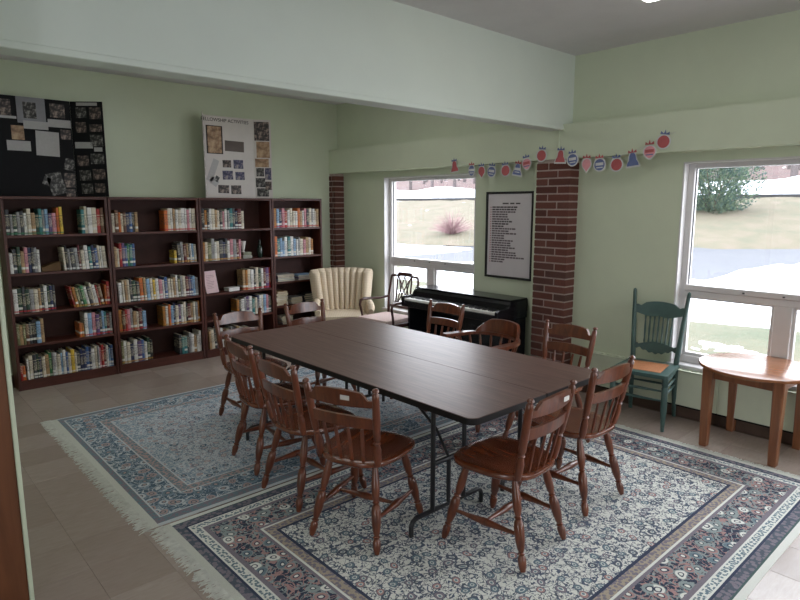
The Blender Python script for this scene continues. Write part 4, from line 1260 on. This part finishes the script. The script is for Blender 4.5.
# ploughed snow: one bank by the drive, one beyond the road
def snowbank(name, f, us, vs_, label):
    b = MB(); vs = []; fs = []; nx, ny = len(us), len(vs_)
    for v in vs_:
        for u in us: vs.append(f(u, v))
    for j in range(ny-1):
        for i in range(nx-1):
            a = j*nx+i; fs.append((a, a+1, a+nx+1, a+nx))
    o = b.add(vs, fs).build(name, M['snow'], None, True); tag(o, label, 'snow', None, 'stuff'); return o
def nearbank(u, v):
    x = 11.0+u*6.0; y = v
    h_ = math.sin(u*math.pi)**.8*(.55+.45*mnoise.noise(Vector((y*.45, .3, 2)))+.16*mnoise.noise(Vector((x*1.3, y*1.3, 5))))
    h_ *= .25+1.1*math.exp(-((y-2.6)/2.6)**2)
    return (x+.8*mnoise.noise(Vector((y*.5, 1, 1))), y, -.32+max(0, h_)+.05*mnoise.noise(Vector((x*3, y*3, 9)))*math.sin(u*math.pi))
snowbank('snowbank', nearbank, span(0, 1, 26), span(-10, 14, 90), 'ploughed bank of white snow between lawn and driveway')
def farbank(u, v):
    x = 45.4+u*4; y = v
    h_ = math.sin(min(1, u*1.05)*math.pi)**.7*(1.0+.5*mnoise.noise(Vector((y*.22, .7, 8))))
    return (x, y, 2.45+max(-.1, h_)+.06*mnoise.noise(Vector((x*2, y*2, 3))))
snowbank('snowbank', farbank, span(0, 1, 14), span(-14, 80, 160), 'long bank of white snow beyond the road by the woods')
def snowdrift(u, v):
    e = xe(v)
    x = e-7+u*7.4; return (x, v, ground_z(x, v)-.06+min(1, (v-15.9)/5)*(.08+.10*math.sin(u*math.pi)+.03*mnoise.noise(Vector((x, v, 3)))))
snowbank('snowdrift', snowdrift, span(0, 1, 14), span(16, 75, 90), 'smooth white snow cover over the far driveway')
# kerb line of the road
cb = MB(); ny = len(YS); vs = []
for y in YS:
    g = ground_z(39.8, y)
    vs += [(39.7, y, g-.1), (39.7, y, g+.20), (39.95, y, g+.20), (39.95, y, g-.1)]
cb.add(vs, [(j*4+k, j*4+k+1, j*4+k+5, j*4+k+4) for j in range(ny-1) for k in range(3)])
struct('curb', cb, mat('kerb_grey', srgb(46, 46, 48), .9))

# evergreen shrub
def shrub(loc, w_, h_, label, n, cols, rng):
    t = thing('evergreen_shrub', label, 'shrub', loc)
    me = MB()
    for i in range(n):
        # leaf sprays clustered on rising branches
        a = rng.uniform(0, 2*math.pi); rr_ = math.sqrt(rng.random()); z = rng.random()
        prof = (math.sin(min(1, z*1.1+.12)*math.pi)**.55)*(.9+.25*math.sin(a*5+z*7))
        x = math.cos(a)*rr_*w_/2*prof; y = math.sin(a)*rr_*w_/2*prof
        zz = z*h_+.12*math.sin(a*3)
        s_ = rng.uniform(.04, .10)
        d = Vector((math.cos(a)*.8, math.sin(a)*.8, .7+rng.gauss(0, .4))).normalized()*s_*1.8
        q = d.orthogonal().normalized()*s_*.5
        q.rotate(Matrix.Rotation(rng.uniform(0, 6.28), 3, d.normalized()))
        p = Vector((x, y, zz+.1))
        me.add([p-q, p+q, p+d], [(0, 1, 2)], i % 2)
    me.build('foliage', cols, t, False)['kind'] = 'stuff'
    for k in range(6):
        a = k*1.05; MB().tube([(0.05*math.cos(a), .05*math.sin(a), -.1), (.35*w_/2*math.cos(a), .35*w_/2*math.sin(a), h_*.4), (.6*w_/2*math.cos(a), .6*w_/2*math.sin(a), h_*.75)], [.05, .03, .01], 6).build('branch', cols[2], t)
    return t
lg = [mat('needle_green', srgb(92, 108, 88), .7, .2, .2, 3), mat('needle_dark', srgb(66, 86, 82), .7, .2, .2, 3), mat('shrub_bark', srgb(92, 72, 60), .9)]
shrub((34.5, 13.0, ground_z(34.5, 13.0)-.1), 4.4, 4.4, 'wide evergreen shrub at the top of the lawn slope', 20000, lg, random.Random(4))
# dry twiggy bush seen through the window beside the piano
t = thing('dry_bush', 'leafless purplish bush on the slope outside the piano window', 'bush', (22.6, 21.0, ground_z(22.6, 21.0)))
rr = random.Random(9); tw = MB()
for i in range(300):
    a = rr.uniform(0, 6.28); s_ = rr.uniform(.3, 1.0)
    e = (math.cos(a)*1.3*s_, math.sin(a)*1.3*s_, rr.uniform(.45, 1.35)*(1.2-.75*s_))
    m_ = (e[0]*.45, e[1]*.45, e[2]*.55)
    tw.tube([(math.cos(a)*.08, math.sin(a)*.08, 0), m_, e], [.010, .008, .004], 3)
tag(tw.build('twigs', mat('bush_twig', srgb(128, 104, 106), .9, .2, .2, 5), t, False), kind='stuff')
# bare trees of the wood
def bare_tree(seed):
    rng = random.Random(seed); b = MB(); h_ = rng.uniform(9, 12)
    t = thing('bare_tree', 'bare grey tree in the wood beyond the road', 'tree', (0, 0, 0), 0, 'bare trees of the wood')
    top = (rng.uniform(-.25, .25), rng.uniform(-.25, .25), h_)
    b.tube([(0, 0, -.4), (rng.uniform(-.1, .1), rng.uniform(-.1, .1), h_*.4), top], [.24, .19, .04], 8)
    b.build('trunk', M['bark'], t)
    br = MB()
    for k in range(12):
        z = h_*rng.uniform(.2, .9); a = rng.uniform(0, 6.28); L = rng.uniform(.6, 1.25)
        br.tube([(top[0]*z/h_, top[1]*z/h_, z), (L*.5*math.cos(a), L*.5*math.sin(a), z+L*.4), (L*math.cos(a), L*math.sin(a), z+L*.9)], [.05, .03, .008], 4)
    tag(br.build('branches', M['bark'], t), kind='stuff')
    return t
M['bark'] = mat('grey_bark', srgb(84, 78, 78), .95, .1, .15, 4)
protos = [bare_tree(s_) for s_ in (1, 2, 3)]
rr = random.Random(21); first = [True]*3
spots = []
for i in range(76):
    k = i % 3
    for _ in range(60):
        x = rr.uniform(50.5, 92); y = x*(rr.uniform(.18, .44) if i % 2 else rr.uniform(.72, 1.22))
        if all(math.hypot(x-a_, y-b_) > 3.0 for a_, b_ in spots): break
    else: continue
    spots.append((x, y))
    o = protos[k] if first[k] else copy_tree(protos[k]); first[k] = False
    o.location = (x, y, ground_z(x, y)-.1); o.rotation_euler = (0, 0, rr.uniform(0, 6.28))
    s_ = rr.uniform(.8, 1.1); o.scale = (s_, s_, s_)
    o['label'] = 'bare grey tree in the wood %s' % ('behind the evergreen shrub' if i % 2 else 'beyond the road outside the piano window')
print('books', len(BOOKS), 'tiles', ntile)
